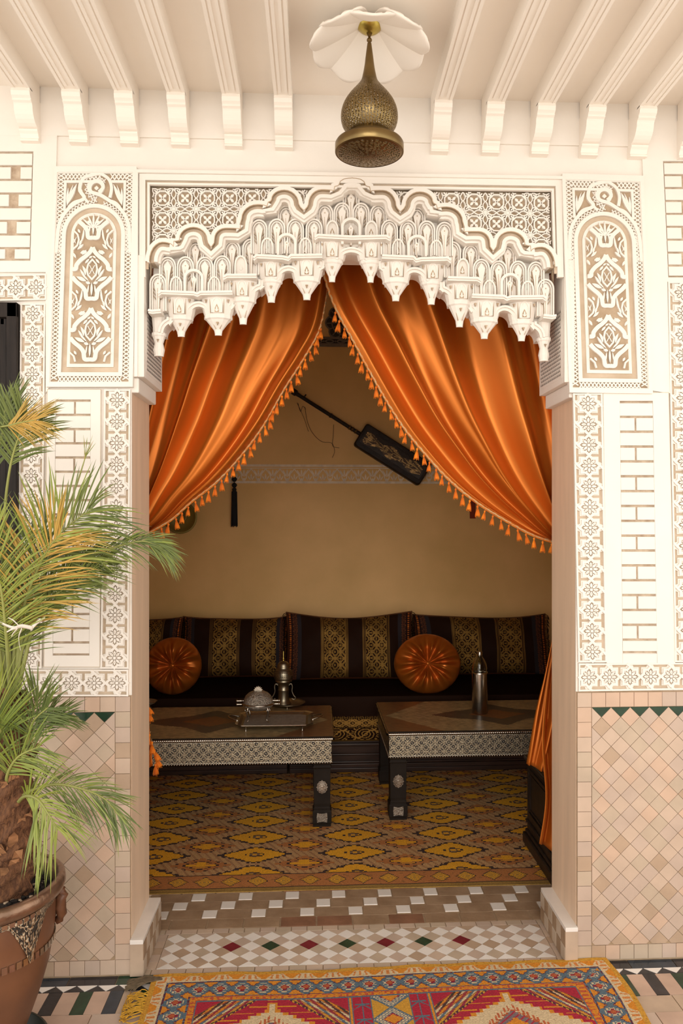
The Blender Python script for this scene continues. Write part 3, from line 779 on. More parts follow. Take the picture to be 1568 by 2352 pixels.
# pendant brackets: half-octagon bodies tapering to a drop
def pendant(x, yl, yc, yt, w1, w2, wt):
    b = MB(); s = 1/FPX*2.7
    c = P(x, yl, 0)
    k = lambda y: P(x, y, 0).z
    prof = [(w1, yl+2), (w1*.96, yl+10), (w1*.80, lerp(yl, yc, .8)), (w1*.76, yc-4), (w2*1.12, yc-2), (w2*1.12, yc+4), (w2*.95, yc+7), (w2*.66, yc+(yt-yc)*.42), (wt*1.2, yc+(yt-yc)*.72), (wt, yt-3), (wt, yt), (.1, yt)]
    b.lathe([(r*s, k(y)) for r, y in prof], 'stucco', (c.x, .052, 0), n=6, a0=pi, a1=2*pi, smooth=False, sy=.80 if w1 > 20 else 1)
    b.map = facepx
    dpt = (w1*.80*s)*.80*cos(pi/6)*1.05-.052-.0
    # arched relief with pierced leaf on the middle face
    if w1 > 20:
        dd = w1*.88*s*.8*cos(pi/12)-.052+.002
        pts = [(x-w1*.27, yc-6)]+ar(x-w1*.27, lerp(yl, yc, .5), x, yl+6, x+w1*.27, lerp(yl, yc, .5), 4)+[(x+w1*.27, yc-6)]
        b.ribbon(pts, 3, -.02, dd+.004, 'stucco'); b.prism(pts, -.02, dd+.0005, 'stucco'); leafhole(b, x, lerp(yl, yc, .66), 1.0, dd+.001)
        for sg in (-1, 1):
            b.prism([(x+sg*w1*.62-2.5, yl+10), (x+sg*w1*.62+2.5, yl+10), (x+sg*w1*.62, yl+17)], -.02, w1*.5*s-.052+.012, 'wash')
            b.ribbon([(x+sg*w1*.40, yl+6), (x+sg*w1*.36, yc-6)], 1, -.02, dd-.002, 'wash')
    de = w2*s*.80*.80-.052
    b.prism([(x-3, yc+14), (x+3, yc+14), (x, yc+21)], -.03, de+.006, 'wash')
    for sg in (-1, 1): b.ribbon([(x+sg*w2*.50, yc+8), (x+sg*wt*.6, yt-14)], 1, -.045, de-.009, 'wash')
    b.build('pendant', muq, world=True)
for d_ in drops:
    pendant(*d_)
    x2, y2_ = mir((d_[0], 0)); pendant(x2, d_[1]+y2_, d_[2]+y2_, d_[3]+y2_, *d_[4:])
# soffit lips on the openings
b = mb()
for m_ in (0, 1):
    for i, (x, yl, yc, yt, w1, w2, wt) in enumerate(drops):
        gx, gy = gaps[i]
        if i < 6: nx, nyc, nw = drops[i+1][0], drops[i+1][2], drops[i+1][5]
        else:
            if m_: continue
            nx, nyc, nw = 853, 593, 23
        p = ar(x+w2*.8, yc, gx, gy, nx-nw*.8, nyc, 7)
        if m_: p = [mir(q) for q in p][::-1]
        b.ribbon(offs(p, -3), 7, -.115, -.030, 'stucco'); b.ribbon(offs(p, -8), 5, -.06, -.022, 'stucco')
b.build('soffit_arches', muq, world=True)

# ---- pierced spandrel lattice behind the scallops
sp = MB(facepx)
oL = [q for q in outl if q[0] <= 777]
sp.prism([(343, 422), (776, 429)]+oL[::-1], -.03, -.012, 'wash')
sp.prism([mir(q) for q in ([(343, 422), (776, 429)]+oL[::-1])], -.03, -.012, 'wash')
def above(x, y):
    if x < 349 or x > 1262+(y-440)*.03 or y < 430+(x-345)*.0155: return False
    for i in range(len(full)-1):
        (xa, ya), (xb, yb) = full[i], full[i+1]
        if min(xa, xb) <= x <= max(xa, xb) and abs(xb-xa) > 1e-6:
            if y > lerp(ya, yb, (x-xa)/(xb-xa))-6: return False
    return True
def lr(pts, wd, d1=.0):
    cur = []
    for p in pts:
        if above(*p): cur.append(p)
        else:
            if len(cur) > 1: sp.ribbon(cur, wd, -.014, d1, 'stucco')
            cur = []
    if len(cur) > 1: sp.ribbon(cur, wd, -.014, d1, 'stucco')
PT = 51.5
for side in (0, 1):
    for i in range(-1, 10):
        for j in range(-1, 5):
            for kind in (0, 1):
                X_ = 373+PT*(i+.5*kind); Y_ = 455+50*(j+.5*kind)
                f = (lambda p: p) if side == 0 else mir
                if X_ > 810: continue
                if kind == 0:      # small four-petal flower in an eight-sided ring
                    oc = [f((X_+17.5*cos(pi/8+k*pi/4), Y_+17.5*sin(pi/8+k*pi/4))) for k in range(9)]
                    lr([q for k in range(8) for q in (oc[k], ((oc[k][0]+oc[k+1][0])/2, (oc[k][1]+oc[k+1][1])/2))]+[oc[0]], 3.0)
                    for k in range(4):
                        a = pi/4+k*pi/2; q = f((X_+13*cos(a), Y_+13*sin(a))); q0 = f((X_+2*cos(a), Y_+2*sin(a)))
                        if above(*q) and above(*q0): sp.lens(q0, q, 6.5, -.014, -.001, 'stucco', 4)
                        q = f((X_+26*cos(a), Y_+26*sin(a))); q0 = f((X_+17*cos(a), Y_+17*sin(a)))
                        lr([q0, q], 3)
                    q = f((X_, Y_))
                    if above(*q): sp.disc(q[0], q[1], 3.4, -.014, 0, 'stucco', 8); sp.disc(q[0], q[1], 1.5, 0, .0004, 'cornice_dark', 6)
                else:              # eight spokes and overlapping arcs
                    for k in range(8):
                        a = k*pi/4; ll = 26 if k % 2 == 0 else 19
                        lr([f((X_+r*cos(a), Y_+r*sin(a))) for r in (0, 3, 6)], 2.4)
                        for sg in (-1, 1):
                            p0 = (X_+5*cos(a), Y_+5*sin(a)); p1 = (X_+ll*cos(a), Y_+ll*sin(a)); nx, ny = -sin(a), cos(a)
                            lr([f((lerp(p0[0], p1[0], t/6)+nx*sg*5.5*sin(pi*t/6), lerp(p0[1], p1[1], t/6)+ny*sg*5.5*sin(pi*t/6))) for t in range(7)], 2.2)
tag(sp.build('pierced_spandrel'), 'pierced geometric lattice spandrels above the scalloped valance', 'lattice panel')

# ---- impost blocks with pierced sides
for nm, x0, x1, lab in (('l', XL-.004, XL+.045, 'white impost block with pierced inner side at the left jamb top'), ('r', XR-.045, XR+.004, 'white impost block with pierced inner side at the right jamb top')):
    zt, zb = P(340, 590).z, P(333, 868).z
    if nm == 'r': zt, zb = P(1270, 600).z, P(1290, 880).z
    t = thing('impost_block', ((x0+x1)/2, 0, zb), lab, 'impost', 'impost blocks at the jamb tops')
    b = MB(); b.box(x0, .0, zb, x1, WT+.01, zt, 'stucco'); fa, fb_ = (x0+.010, x1) if nm == 'l' else (x0, x1-.014); b.box(fa, -.019, zb, fb_, .0, zt, 'stucco'); bl = b.build('block', t, bevel=.002, world=True)
    b = MB(); g = .020; s_ = 1 if nm == 'l' else -1; xi = x1 if nm == 'l' else x0; xo = x0 if nm == 'l' else x1
    b.box(min(xo, xi-s_*g)+(0), -.005, zb-.05, max(xo, xi-s_*g), WT, zb, 'stucco')
    b.build('moulding', t, bevel=.004, world=True)
    b = MB(lambda y, z, d, xi=xi, s_=s_: (xi+s_*d, y, z)); yy = .02
    b.rect(.012, zb+.02, WT-.01, zt-.15, 0, .0006, 'stucco')
    r = 0; z = zb+.03
    while z < zt-.16:
        y = .022+(r % 2)*.006
        while y < WT-.02:
            b.prism([(y, z), (y+.0075, z), (y+.0037, z+.010)], .0006, .0012, 'cornice_dark', sides=False); y += .0125
        z += .0135; r += 1
    b.build('pierced_side', t, world=True)

# ---- dark wooden door at the left edge
dz0, dz1 = .0, P(24, 700).z
b = MB(); xr_ = xf(48, 900)
b.box(-2.3, -.02, 0, xr_, .01, dz1, 'door_wood')
b.box(-2.3, -.035, dz1-.05, xr_, -.02, dz1, 'door_wood'); b.box(xr_-.035, -.035, 0, xr_, -.02, dz1, 'door_wood')
b.box(xr_-.058, -.029, 0, xr_-.035, -.02, dz1-.05, 'door_wood'); b.box(-2.3, -.029, dz1-.075, xr_-.04, -.02, dz1-.05, 'door_wood')
dr = struct(b.build('door_1', bevel=.004))
b = MB(); b.box(-2.25, -.03, .5, xr_-.10, -.02, dz1-.14, 'door_wood'); b.box(-2.2, -.036, .56, xr_-.13, -.03, dz1-.2, 'door_wood')
b.build('door_panel', dr, bevel=.004)
# ================================================================== curtains
CY = .375
def resamp(pts, n):
    pts = cat([(p[0], p[1], 0) for p in pts], 80); L = [0]
    for i in range(1, len(pts)): L.append(L[-1]+(pts[i]-pts[i-1]).length)
    out = []; j = 1
    for k in range(n+1):
        s = L[-1]*k/n
        while j < len(L)-1 and L[j] < s: j += 1
        t = (s-L[j-1])/max(1e-9, L[j]-L[j-1]); out.append(pts[j-1].lerp(pts[j], t))
    return out
# one tassel mesh shared by every tassel
def tassel_mesh():
    b = MB()
    b.tube([(0, 0, .004), (0, 0, -.008)], .0008, 'cord', 5)
    b.lathe([(.0005, -.004), (.0036, -.006), (.0044, -.009), (.0030, -.0125), (.0022, -.0145), (.0030, -.0155), (.0034, -.017), (.0055, -.024), (.0075, -.034), (.0085, -.040), (.0075, -.0405), (.0, -.039)], 'tassel', n=10)
    for k in range(14):
        a = 2*pi*k/14; b.tube([(.003*cos(a), .003*sin(a), -.016), (.0072*cos(a), .0072*sin(a), -.032), (.0088*cos(a), .0088*sin(a), -.0425-.002*(k % 3))], .0009, 'tassel', 4)
    return b
_t = tassel_mesh().build('tassel'); TM = _t.data; bpy.data.objects.remove(_t)
def curtain(label, inner, outer, plane, nf, seed, width0, side, tslots):
    NU, NV = 110, 90
    I = resamp(inner, NV); O = resamp(outer, NV)
    root = thing('satin_curtain', P(inner[0][0], inner[0][1], plane), label, 'curtain')
    IW = [P(p[0], p[1], plane) for p in I]; OW = [P(p[0], p[1], plane) for p in O]
    ph = [0]; rr = random.Random(seed)
    wob = [(rr.uniform(-.5, .5), rr.uniform(.5, 1.6), rr.uniform(0, 6)) for _ in range(4)]
    def fn(u, v):
        j = v*NV; k = min(int(j), NV-1); a = OW[k].lerp(OW[k+1], j-k); c = IW[k].lerp(IW[k+1], j-k)
        wd = (c-a).length; p = a.lerp(c, u)
        uu = u+.030*sin(2*pi*u*1.7+seed)+.018*sin(v*4+u*7+seed)
        phs = 2*pi*nf*uu
        A = min(.045, .34*wd/nf)*(1-.2*v)
        y = -A*(abs(sin(phs/2))**1.6*1.6-.6)
        y -= A*.40*sin(phs*1.63+2+3*v)*(1-.3*v)
        y += .010*sin(7*v+5*u+seed)*(.3+v)
        y -= .018*max(0, 1-abs(u-.965)/.03) + .012*max(0, 1-abs(u-.84)/.05)*sin(pi*min(1, v*1.1))  # rolled hem
        y -= .010*sin(16*v+11*u)*max(0, v-.6)
        # small sideways waves make crisp ridges
        q = (c-a).normalized() if wd > 1e-6 else Vector((1, 0, 0))
        p = p+q*(.012*sin(phs)*min(1, wd/.4)*(1 if u < .97 else 0)*sin(pi*u))
        return (p.x, p.y+y, p.z)
    b = MB(); b.grid(fn, NU, NV, 'satin'); pan = b.build('panel', root, world=True, solid=.0015, sub=1)
    # braid along the inner hem
    edge = [Vector(fn(.995, k/160)) for k in range(161)]
    b = MB(); tp = []
    for k, p in enumerate(edge): tp.append(p+Vector((.0018*sin(k*1.9), -.002+.0015*cos(k*1.9), -.001)))
    b.tube(tp, .0042, 'cord', 6); b.build('braid', root, world=True)
    b = MB(); b.tube([p+Vector((0, 0.002, -.006)) for p in edge], .0026, 'tassel', 5); b.build('hem_piping', root, world=True)
    v0, v1, n = tslots
    for k in range(n):
        s = v0+(v1-v0)*k/(n-1); p = Vector(fn(.998, s))+Vector((0, -.002, -.006))
        o = bpy.data.objects.new('tassel', TM); COL.objects.link(o); o.parent = root; o.matrix_parent_inverse = Matrix.Translation(-root.location)
        o.location = p; sc = rr.uniform(.92, 1.12); o.scale = (sc, sc, sc); o.rotation_euler = (rr.uniform(-.2, .2), rr.uniform(-.16, .16), rr.uniform(0, 3))
    return root, fn
lc, fl = curtain('orange satin curtain swept to the left jamb, edged with tassels',
    [(775, 575), (758, 640), (737, 752), (702, 820), (655, 893), (605, 978), (552, 1048), (498, 1105), (440, 1150), (395, 1190), (352, 1216), (300, 1245)],
    [(345, 575), (330, 650), (322, 740), (315, 830), (308, 900), (302, 960), (298, 1020), (294, 1080), (290, 1140), (287, 1190), (284, 1225), (280, 1270)],
    CY+.075, 3.7, 3, .7, -1, (.21, .93, 32))
rc_, fr_ = curtain('orange satin curtain swept to the right jamb, edged with tassels',
    [(730, 575), (744, 650), (768, 715), (812, 795), (862, 885), (918, 975), (975, 1045), (1032, 1105), (1095, 1155), (1160, 1195), (1222, 1228), (1290, 1250)],
    [(1285, 575), (1298, 650), (1306, 740), (1310, 830), (1314, 900), (1318, 960), (1320, 1020), (1322, 1080), (1324, 1130), (1326, 1170), (1328, 1215), (1330, 1275)],
    CY-.005, 4.3, 11, .7, 1, (.16, .97, 36))
# hanging ends below the tie-backs
def tail(root, polyL, polyR, plane, nf, seed, name='tail'):
    L = resamp(polyL, 50); R = resamp(polyR, 50)
    def fn(u, v):
        j = v*50; k = min(int(j), 49); a = P(*L[k][:2], plane).lerp(P(*L[k+1][:2], plane), j-k); c = P(*R[k][:2], plane).lerp(P(*R[k+1][:2], plane), j-k)
        p = a.lerp(c, u); ph = 2*pi*nf*(u+.04*sin(3*v+seed))
        return (p.x, p.y-.016*sin(ph+seed)-.006*sin(2.1*ph)-.004*sin(9*v), p.z)
    b = MB(); b.grid(fn, 40, 50, 'satin'); return b.build(name, root, world=True, solid=.0015), fn
tail(rc_, [(1285, 1340), (1272, 1420), (1250, 1540), (1226, 1640), (1207, 1752)], [(1300, 1340), (1298, 1450), (1290, 1560), (1286, 1650), (1252, 1775)], CY+.02, 1.6, 1)
tail(rc_, [(1290, 1350), (1276, 1450), (1256, 1560), (1243, 1700), (1250, 1830), (1236, 1935)], [(1320, 1350), (1325, 1500), (1325, 1650), (1325, 1780), (1325, 1880), (1318, 1985)], CY-.005, 2.2, 2.5)
_, ft = tail(lc, [(290, 1380), (285, 1500), (290, 1620), (300, 1700), (310, 1770)], [(300, 1380), (318, 1500), (334, 1600), (343, 1680), (350, 1760)], CY+.0, 1.5, 1)
for k in range(9):
    p = P(336+24*(k/8)**1.0-3, 1612+17.5*k, CY+.01); o = bpy.data.objects.new('tassel', TM); COL.objects.link(o); o.parent = lc
    o.matrix_parent_inverse = Matrix.Translation(-lc.location); o.location = p; o.rotation_euler = (0, -.45, k); o.scale = (1.25,)*3

# ================================================================== back wall frieze and cornice
BY = RY1
def bw(x, z, d): return (x, BY-d-.0004, z)
zb0, zb1 = P(800, 1112, BY).z, P(800, 1066, BY).z
f = MB(bw); H = zb1-zb0; pt = .098
for z_ in (zb0+.012, zb1-.012): f.ribbon([(-1.74, z_), (2.14, z_)], .016, 0, .004, 'frieze')
f.ribbon([(-1.74, zb1-.030), (2.14, zb1-.030)], .005, 0, .004, 'frieze')
x = -1.72; k = 0; zz0, zz1 = zb0+.020, zb1-.035; hh = zz1-zz0
while x < 2.1:
    for sg in (-1, 1):
        f.ribbon([(x+sg*.046, zz0), (x+sg*.034, zz0+hh*.25), (x+sg*.030, zz0+hh*.55), (x+sg*.012, zz0+hh*.82), (x, zz1)], .007, 0, .004, 'frieze')
        f.lens((x+sg*.004, zz0+.004), (x+sg*.024, zz0+hh*.45), .010, 0, .004, 'frieze', 3)
        f.lens((x+pt/2, zz0+hh*.35), (x+pt/2+sg*.030, zz1-.004), .013, 0, .004, 'frieze', 4, -.004*sg)
    f.lens((x, zz0+.01), (x, zz0+hh*.62), .012, 0, .004, 'frieze', 3)
    f.lens((x+pt/2, zz0+hh*.4), (x+pt/2, zz1), .012, 0, .004, 'frieze', 3)
    f.disc(x+pt/2, zz0+hh*.16, .007, 0, .004, 'frieze', 6)
    x += pt; k += 1
tag(f.build('frieze_band'), 'pale painted frieze band of palmettes running along the back wall', 'frieze')
zc0, zc1 = P(790, 797, BY).z, RZ+.2
g = MB(bw)
g.rect(RX0, zc0, RX1, zc0+.022, 0, .012, 'cornice_stone'); g.rect(RX0, zc0+.022, RX1, zc0+.052, 0, .003, 'cornice_dark'); g.rect(RX0, zc0+.052, RX1, zc0+.066, 0, .012, 'cornice_stone')
x = RX0
while x < RX1:
    g.ring(x, zc0+.037, .028, .007, .003, .008, 'cornice_stone', 10, .010); g.disc(x+.04, zc0+.037, .007, .003, .009, 'cornice_stone', 4); x += .08
x = P(790, 760, BY).x-.36*5
while x < RX1:
    cz_ = zc0+.165
    for k in range(8):
        a = k*pi/4; g.disc(x+.085*cos(a), cz_+.085*sin(a), .048, 0, .006, 'cornice_stone', 14)
        g.disc(x+.085*cos(a), cz_+.085*sin(a), .038, .006, .007, 'cornice_dark', 12)
    g.disc(x, cz_, .088, 0, .0075, 'cornice_dark', 20); g.ring(x, cz_, .035, .008, .007, .012, 'cornice_stone', 14); g.ring(x, cz_, .085, .008, .007, .012, 'cornice_stone', 18)
    for k in range(16):
        a = k*pi/8; g.ribbon([(x+.036*cos(a), cz_+.036*sin(a)), (x+.118*cos(a+.05), cz_+.118*sin(a+.05))], .007, .007, .012, 'cornice_stone')
    x += .36
tag(g.build('cornice_carving'), 'dark carved cornice with lobed rosettes high on the back wall', 'cornice')

# ================================================================== lute on the wall
LY = BY-.05
a0_, a1_ = P(826, 997, LY), P(976, 1092, LY)       # body axis ends
ax_ = (a1_-a0_); blen = ax_.length; ang = atan2(ax_.z, ax_.x)
lute = thing('gnawa_lute', (a0_+a1_)/2, 'dark skin-covered long-necked lute hung aslant on the ochre back wall', 'lute', rot=(0, -ang, 0))
b = MB(); bwid = .178; TH = .035
out = []
for (sx, sy) in ((1, 1), (-1, 1), (-1, -1), (1, -1)):
    for k in range(5):
        a = atan2(sy, sx)+(k/4-.5)*pi/2
        out.append((sx*(blen/2-.02)+.02*cos(a), sy*(bwid/2-.02)+.02*sin(a)))
levels = [(-TH, 1.0), (TH*.5, 1.0), (TH*.8, .97), (TH, .90)]
R = []
for y, s in levels: R.append([b.V(px_*(1-(1-s)*.35), -y, pz_*s) for px_, pz_ in out])
for j in range(3):
    for i in range(len(out)): b.F((R[j][i], R[j][(i+1) % 20], R[j+1][(i+1) % 20], R[j+1][i]), 'leather_dark', None, True)
b.F(R[3], 'leather_dark'); b.build('body', lute)
def lutecol(u, v):
    x, z = (u-.5)*2, (v-.5)*2
    n = hsh(int(u*46), int(v*9)); n2 = hsh(int(u*22), int(v*5), 3)
    c = abs(z) < .62+.25*sin(u*17)
    g_ = sin(u*38+3*sin(v*9))*cos(v*11+u*9)
    if abs(x) > .95 or not c: return (.03, .018, .01, 0)
    if g_ > -.25 and n > .15: k = .6+1.0*n*n2; return (.52*k, .33*k, .13*k, .35)
    return (.09, .05, .024, 0)
b = MB(); b.grid(lambda u, v: ((u-.5)*(blen-.05), -TH-.001-.004*sin(pi*v), (v-.5)*bwid*.55), 120, 36, 'embossed', lutecol); b.build('decorated_skin', lute)
n0 = P(664, 912, LY); nl = (n0-a0_).length
b = MB(); x0 = -blen/2
b.tube([(x0+.12, -.005, 0), (x0-.05, -.012, 0), (x0-nl*.5, -.012, 0), (x0-nl+.06, -.012, 0), (x0-nl+.03, -.012, 0), (x0-nl, -.012, 0)], lambda t: .013 if t < .75 else .015, 'leather_dark', 10)
b.build('neck', lute)
for q in (.05, .10, .14, .42):
    b = MB(); b.tube([(x0-nl*q-.0, -.012, 0), (x0-nl*q-.012, -.012, 0)], .0165, 'dark_wood' if q > .2 else 'brass', 10); b.build('neck_band', lute)
b = MB(); b.tube([(x0-nl+.09, -.02, .012), (x0-nl+.09, -.02, .03)], .005, 'dark_wood', 6); b.build('tuning_peg', lute); b = MB(); b.tube([(x0-nl+.015, -.02, -.02), (x0-nl+.015, -.02, .02)], .018, 'dark_wood', 8); b.build('tuning_head', lute)
def strng(pts): 
    b = MB(); b.tube(cat([P(x, y, LY-.01)-lute.location for x, y in pts], 30), .0016, 'string_brown', 5)
    o = b.build('loose_string', lute); o.rotation_euler = (0, ang, 0)
strng([(700, 935), (706, 970), (718, 995), (738, 1014), (760, 1017), (766, 1026), (768, 1038), (763, 1051)])
strng([(766, 975), (765, 1000), (764, 1024), (779, 1029)]); strng([(682, 925), (692, 947), (700, 966), (708, 991)]); strng([(684, 926), (690, 945), (695, 933), (702, 940)])
for k in (-1, 0, 1):
    b = MB(); b.tube([(x0-nl+.08, -.03, k*.006), (x0-nl*.3, -.03, k*.006), (x0+.02, -TH-.008, k*.010), (blen/2-.06, -TH-.008, k*.014)], .0009, 'string_brown', 4); b.build('string', lute)

# hanging tassels and brass dish on the walls
def bigtassel(px, y0, y1, plane, m_, label, name, flat=False):
    p = P(px, y0, plane); h = p.z-P(px, y1, plane).z; t = thing(name, p, label, 'tassel')
    if flat:
        b = MB(); b.box(-.019, -.006, -h, .019, .006, -.03, m_); b.box(-.006, -.004, -.03, .006, .004, .02, m_); b.build('skirt', t)
        return
    b = MB(); b.tube([(0, 0, .02), (0, 0, -.05)], .004, m_, 6); b.build('cord', t)
    b = MB()
    for zc in (-.045, -.085): b.lathe([(.003, zc+.018), (.016, zc+.006), (.019, zc-.003), (.010, zc-.016), (.003, zc-.020)], m_, n=12)
    b.build('knot', t)
    b = MB(); b.lathe([(.004, -.10), (.015, -.112), (.013, -.125), (.018, -.135), (.020, -h+.02), (.019, -h), (.001, -h+.004)], m_, n=14)
    for k in range(16): a = k*pi/8; b.tube([(.017*cos(a), .017*sin(a), -.13), (.021*cos(a), .021*sin(a), -h-.004*(k % 3))], .0022, m_, 4)
    b.build('skirt', t)
bigtassel(538, 1085, 1208, BY-.06, 'tassel_black', 'long black tassel hanging on the back wall beside the left curtain', 'hanging_tassel')
bigtassel(1085, 1105, 1191, BY-.0065, 'tassel_red', 'flat dark red tassel hanging on the back wall behind the right curtain', 'hanging_tassel', True)
p = P(415, 1188, BY-.03); t = thing('brass_dish', p, 'round brass dish on the back wall peeping below the left curtain', 'dish')
b = MB(lambda x, y, z: (x, -z, y)); b.lathe([(.001, .0), (.06, .004), (.09, .01), (.098, .022), (.112, .026), (.112, .022), (.1, .0), (.001, -.004)], 'brass_dull', n=36); b.build('dish_body', t)
b = MB(lambda x, y, z: (x, -z, y)); b.lathe([(.03, .004), (.034, .008), (.038, .004)], 'brass', n=24); b.build('centre_ring', t)
# ================================================================== banquette
def gold(k=1): return (.34*k, .185*k, .045*k, .6)
BLK = (.020, .008, .004, 0)
def arab(x, y):
    """scrolling arabesque line mask on a unit repeat"""
    x = abs((x % 1)-.5)*2; y = (y % 1)
    r1 = math.hypot(x, y-.5); r2 = math.hypot(x-1, (y+.5) % 1-.5); a1 = atan2(y-.5, x); a2 = atan2((y+.5) % 1-.5, 1-x)
    s = sin(9*r1+3*cos(3*a1))+.8*sin(11*r2+2.5*cos(2*a2+1)); t = sin(14*x+4*sin(6.28*y))*cos(12.57*y)
    return s+.7*t
def filig(x, y, w=.05):
    fx, fy = x % 1, y % 1
    for cx, cy in ((0, 0), (1, 0), (0, 1), (1, 1), (.5, .5)):
        d = math.hypot(fx-cx, fy-cy)
        if abs(d-.46) < w or abs(d-.24) < w: return True
        if d < .07: return True
        if d < .42 and abs(sin(4*atan2(fy-cy, fx-cx))) < w*1.6/max(d, .12)*.5: return True
    return False
def seatcol(u, v):
    x = u*3.9/.11
    if v > .56: return BLK
    if v > .50 or .30 < v < .335: return gold(.5) if arab(x*2, v*6) > .2 else BLK
    if v >= .335: return gold(1.2) if filig(x*1.4, (v-.335)/.165*1.0+.5, .06) else BLK
    if v < .03: return gold(.5)
    xx = x*.62; fx = (xx % 1)-.5; vy = (v-.165)/.27; r = math.hypot(fx*1.25, vy*.8); th = atan2(vy, fx)
    sp = abs(((r*7+th/(2*pi)*(1 if int(floor(xx)) % 2 else -1)) % 1)-.5)
    return gold(1.4) if (sp < .17 and r < .5) or (abs(vy+.33*sin(xx*2*pi)) < .07) or (r > .5 and abs(sin(9*th)) > .8 and r < .62) else BLK
BF = 2.08; SZ0, SZ1 = .185, .45
xs = P(662, 1760, BF).x
for nm, x0, x1, lab in (('l', RX0+.01, xs-.006, 'dark moulded wooden banquette base behind the left table'), ('r', xs+.006, RX1-.01, 'dark moulded wooden banquette base behind the right table')):
    t = thing('banquette', ((x0+x1)/2, BF, 0), lab, 'bench', 'banquette units along the back wall'); xc = (x0+x1)/2
    b = MB(); b.box(x0-xc, .03, 0.02, x1-xc, .74, SZ0-.004, 'bench_wood'); b.build('carcass', t)
    b = MB(); b.box(x0-xc, .012, .0, x1-xc, .03, .05, 'bench_wood'); b.box(x0-xc, .0, .0, x1-xc, .012, .028, 'bench_wood'); b.box(x0-xc, .018, .05, x1-xc, .03, .062, 'bench_wood'); b.build('plinth', t, bevel=.004)
    b = MB(); b.box(x0-xc, .008, .11, x1-xc, .03, SZ0-.012, 'bench_wood'); b.box(x0-xc, .0, SZ0-.03, x1-xc, .02, SZ0-.012, 'bench_wood'); b.box(x0-xc, .016, .098, x1-xc, .03, .108, 'bench_wood'); b.build('rail', t, bevel=.005)
mt_ = thing('mattress', (0, BF, SZ0), 'long black velvet seat mattress with gold woven front band on the banquette', 'mattress')
b = MB()
def sf(u, v):
    x = lerp(RX0+.015, RX1-.015, u); H = SZ1-SZ0
    return (x, -.012*sin(pi*v)**.6+.01, .0+H*v)
b.grid(sf, 1100, 60, 'woven', seatcol, smooth=True); b.build('front_band', mt_)
b = MB(); b.box(RX0+.015, .012, .0, RX1-.015, .75, SZ1-SZ0, 'velvet'); b.build('padding', mt_, bevel=.012)

# big cushions
def cushcol(seed, bands=((.27, .49), (.60, .82))):
    def f(u, v):
        e = min(u, 1-u)
        if e < .012: return (.10, .03, .01, 0)
        if e < .045: return (.50, .13, .02, .1) if (v*34) % 1 < .55 and .018 < e < .036 else (.02, .01, .01, 0)
        if e < .085: return (.13, .045, .02, .1) if arab(u*30, v*14) > .1 else (.03, .015, .012, 0)
        if e < .115: return (.028, .022, .024, 0)
        if v > .985 or v < .012: return (.10, .03, .01, 0)
        for c0, c1 in bands:
            if c0 <= u <= c1:
                q = (u-c0)/(c1-c0)
                if q < .12 or q > .88: return gold(.75) if int(q*200) % 8 < 4 else BLK
                return gold(.75) if filig((q-.12)/.76*2, v*5.2, .042) else BLK
        return BLK
    return f
def cushion(pxa, pxb, Yb, seed, label, lean=.30, top=.40, sag=.03, zr=0, bands=((.27, .49), (.60, .82))):
    xa, xb = P(pxa, 1500, Yb).x, P(pxb, 1500, Yb).x; W, H = xb-xa, top
    t = thing('banquette_cushion', ((xa+xb)/2, Yb, SZ1+.032), label, 'cushion', 'black and gold cushions along the banquette', rot=(-lean, 0, zr))
    cf = cushcol(seed, bands)
    def sh(u, v, s):
        x, z = (u-.5)*2, (v-.5)*2
        th = .085*(max(0, 1-abs(x)**3.2)*max(0, 1-abs(z)**2.6))**.55
        ex = 1+.03*abs(z)**3-.02; ez = 1.02-.15*(1-x*x)*(1 if z > 0 else .2)*abs(z)+sag*sin(x*3+seed)*max(0, z)
        return (x*W/2*ex, s*th+.006*sin(u*19+seed)*sin(v*13+seed*2)*(1 if s < 0 else 0), (z*ez+1)*H/2)
    b = MB(); b.grid(lambda u, v: sh(u, v, -1), 260, 130, 'woven', cf); b.build('front_cover', t)
    b = MB(); b.grid(lambda u, v: sh(u, v, 1), 40, 24, 'velvet'); b.build('back_cover', t)
    rr = random.Random(seed)
    for e in (0, 1):
        b = MB()
        for k in range(46):
            p = sh(e, (k+.5)/46, 0); dx = (1 if e else -1)
            b.tube([p, (p[0]+dx*.014, p[1]-.004, p[2]-.006), (p[0]+dx*rr.uniform(.016, .028), p[1]-.006, p[2]-.02-rr.random()*.01)], .0022, 'velvet', 4)
        b.build('fringe', t)
    b = MB(); b.tube([sh(k/40, 1, 0) for k in range(41)], .005, 'cushion_cord', 6); b.build('piping', t)
mat('cushion_cord', (.16, .055, .015), .8, noise=.5, nscale=120)
cushion(200, 413, 2.52, 1, 'black and gold striped cushion at the far left, mostly hidden by the jamb')
cushion(414, 664, 2.56, 2, 'black and gold striped cushion behind the domed silver dish', bands=((.26, .55), (.66, .95)))
cushion(656, 950, 2.46, 5, 'large black and gold striped cushion in the middle of the banquette', top=.425)
cushion(953, 1262, 2.56, 9, 'black and gold striped cushion at the right behind the bottle')

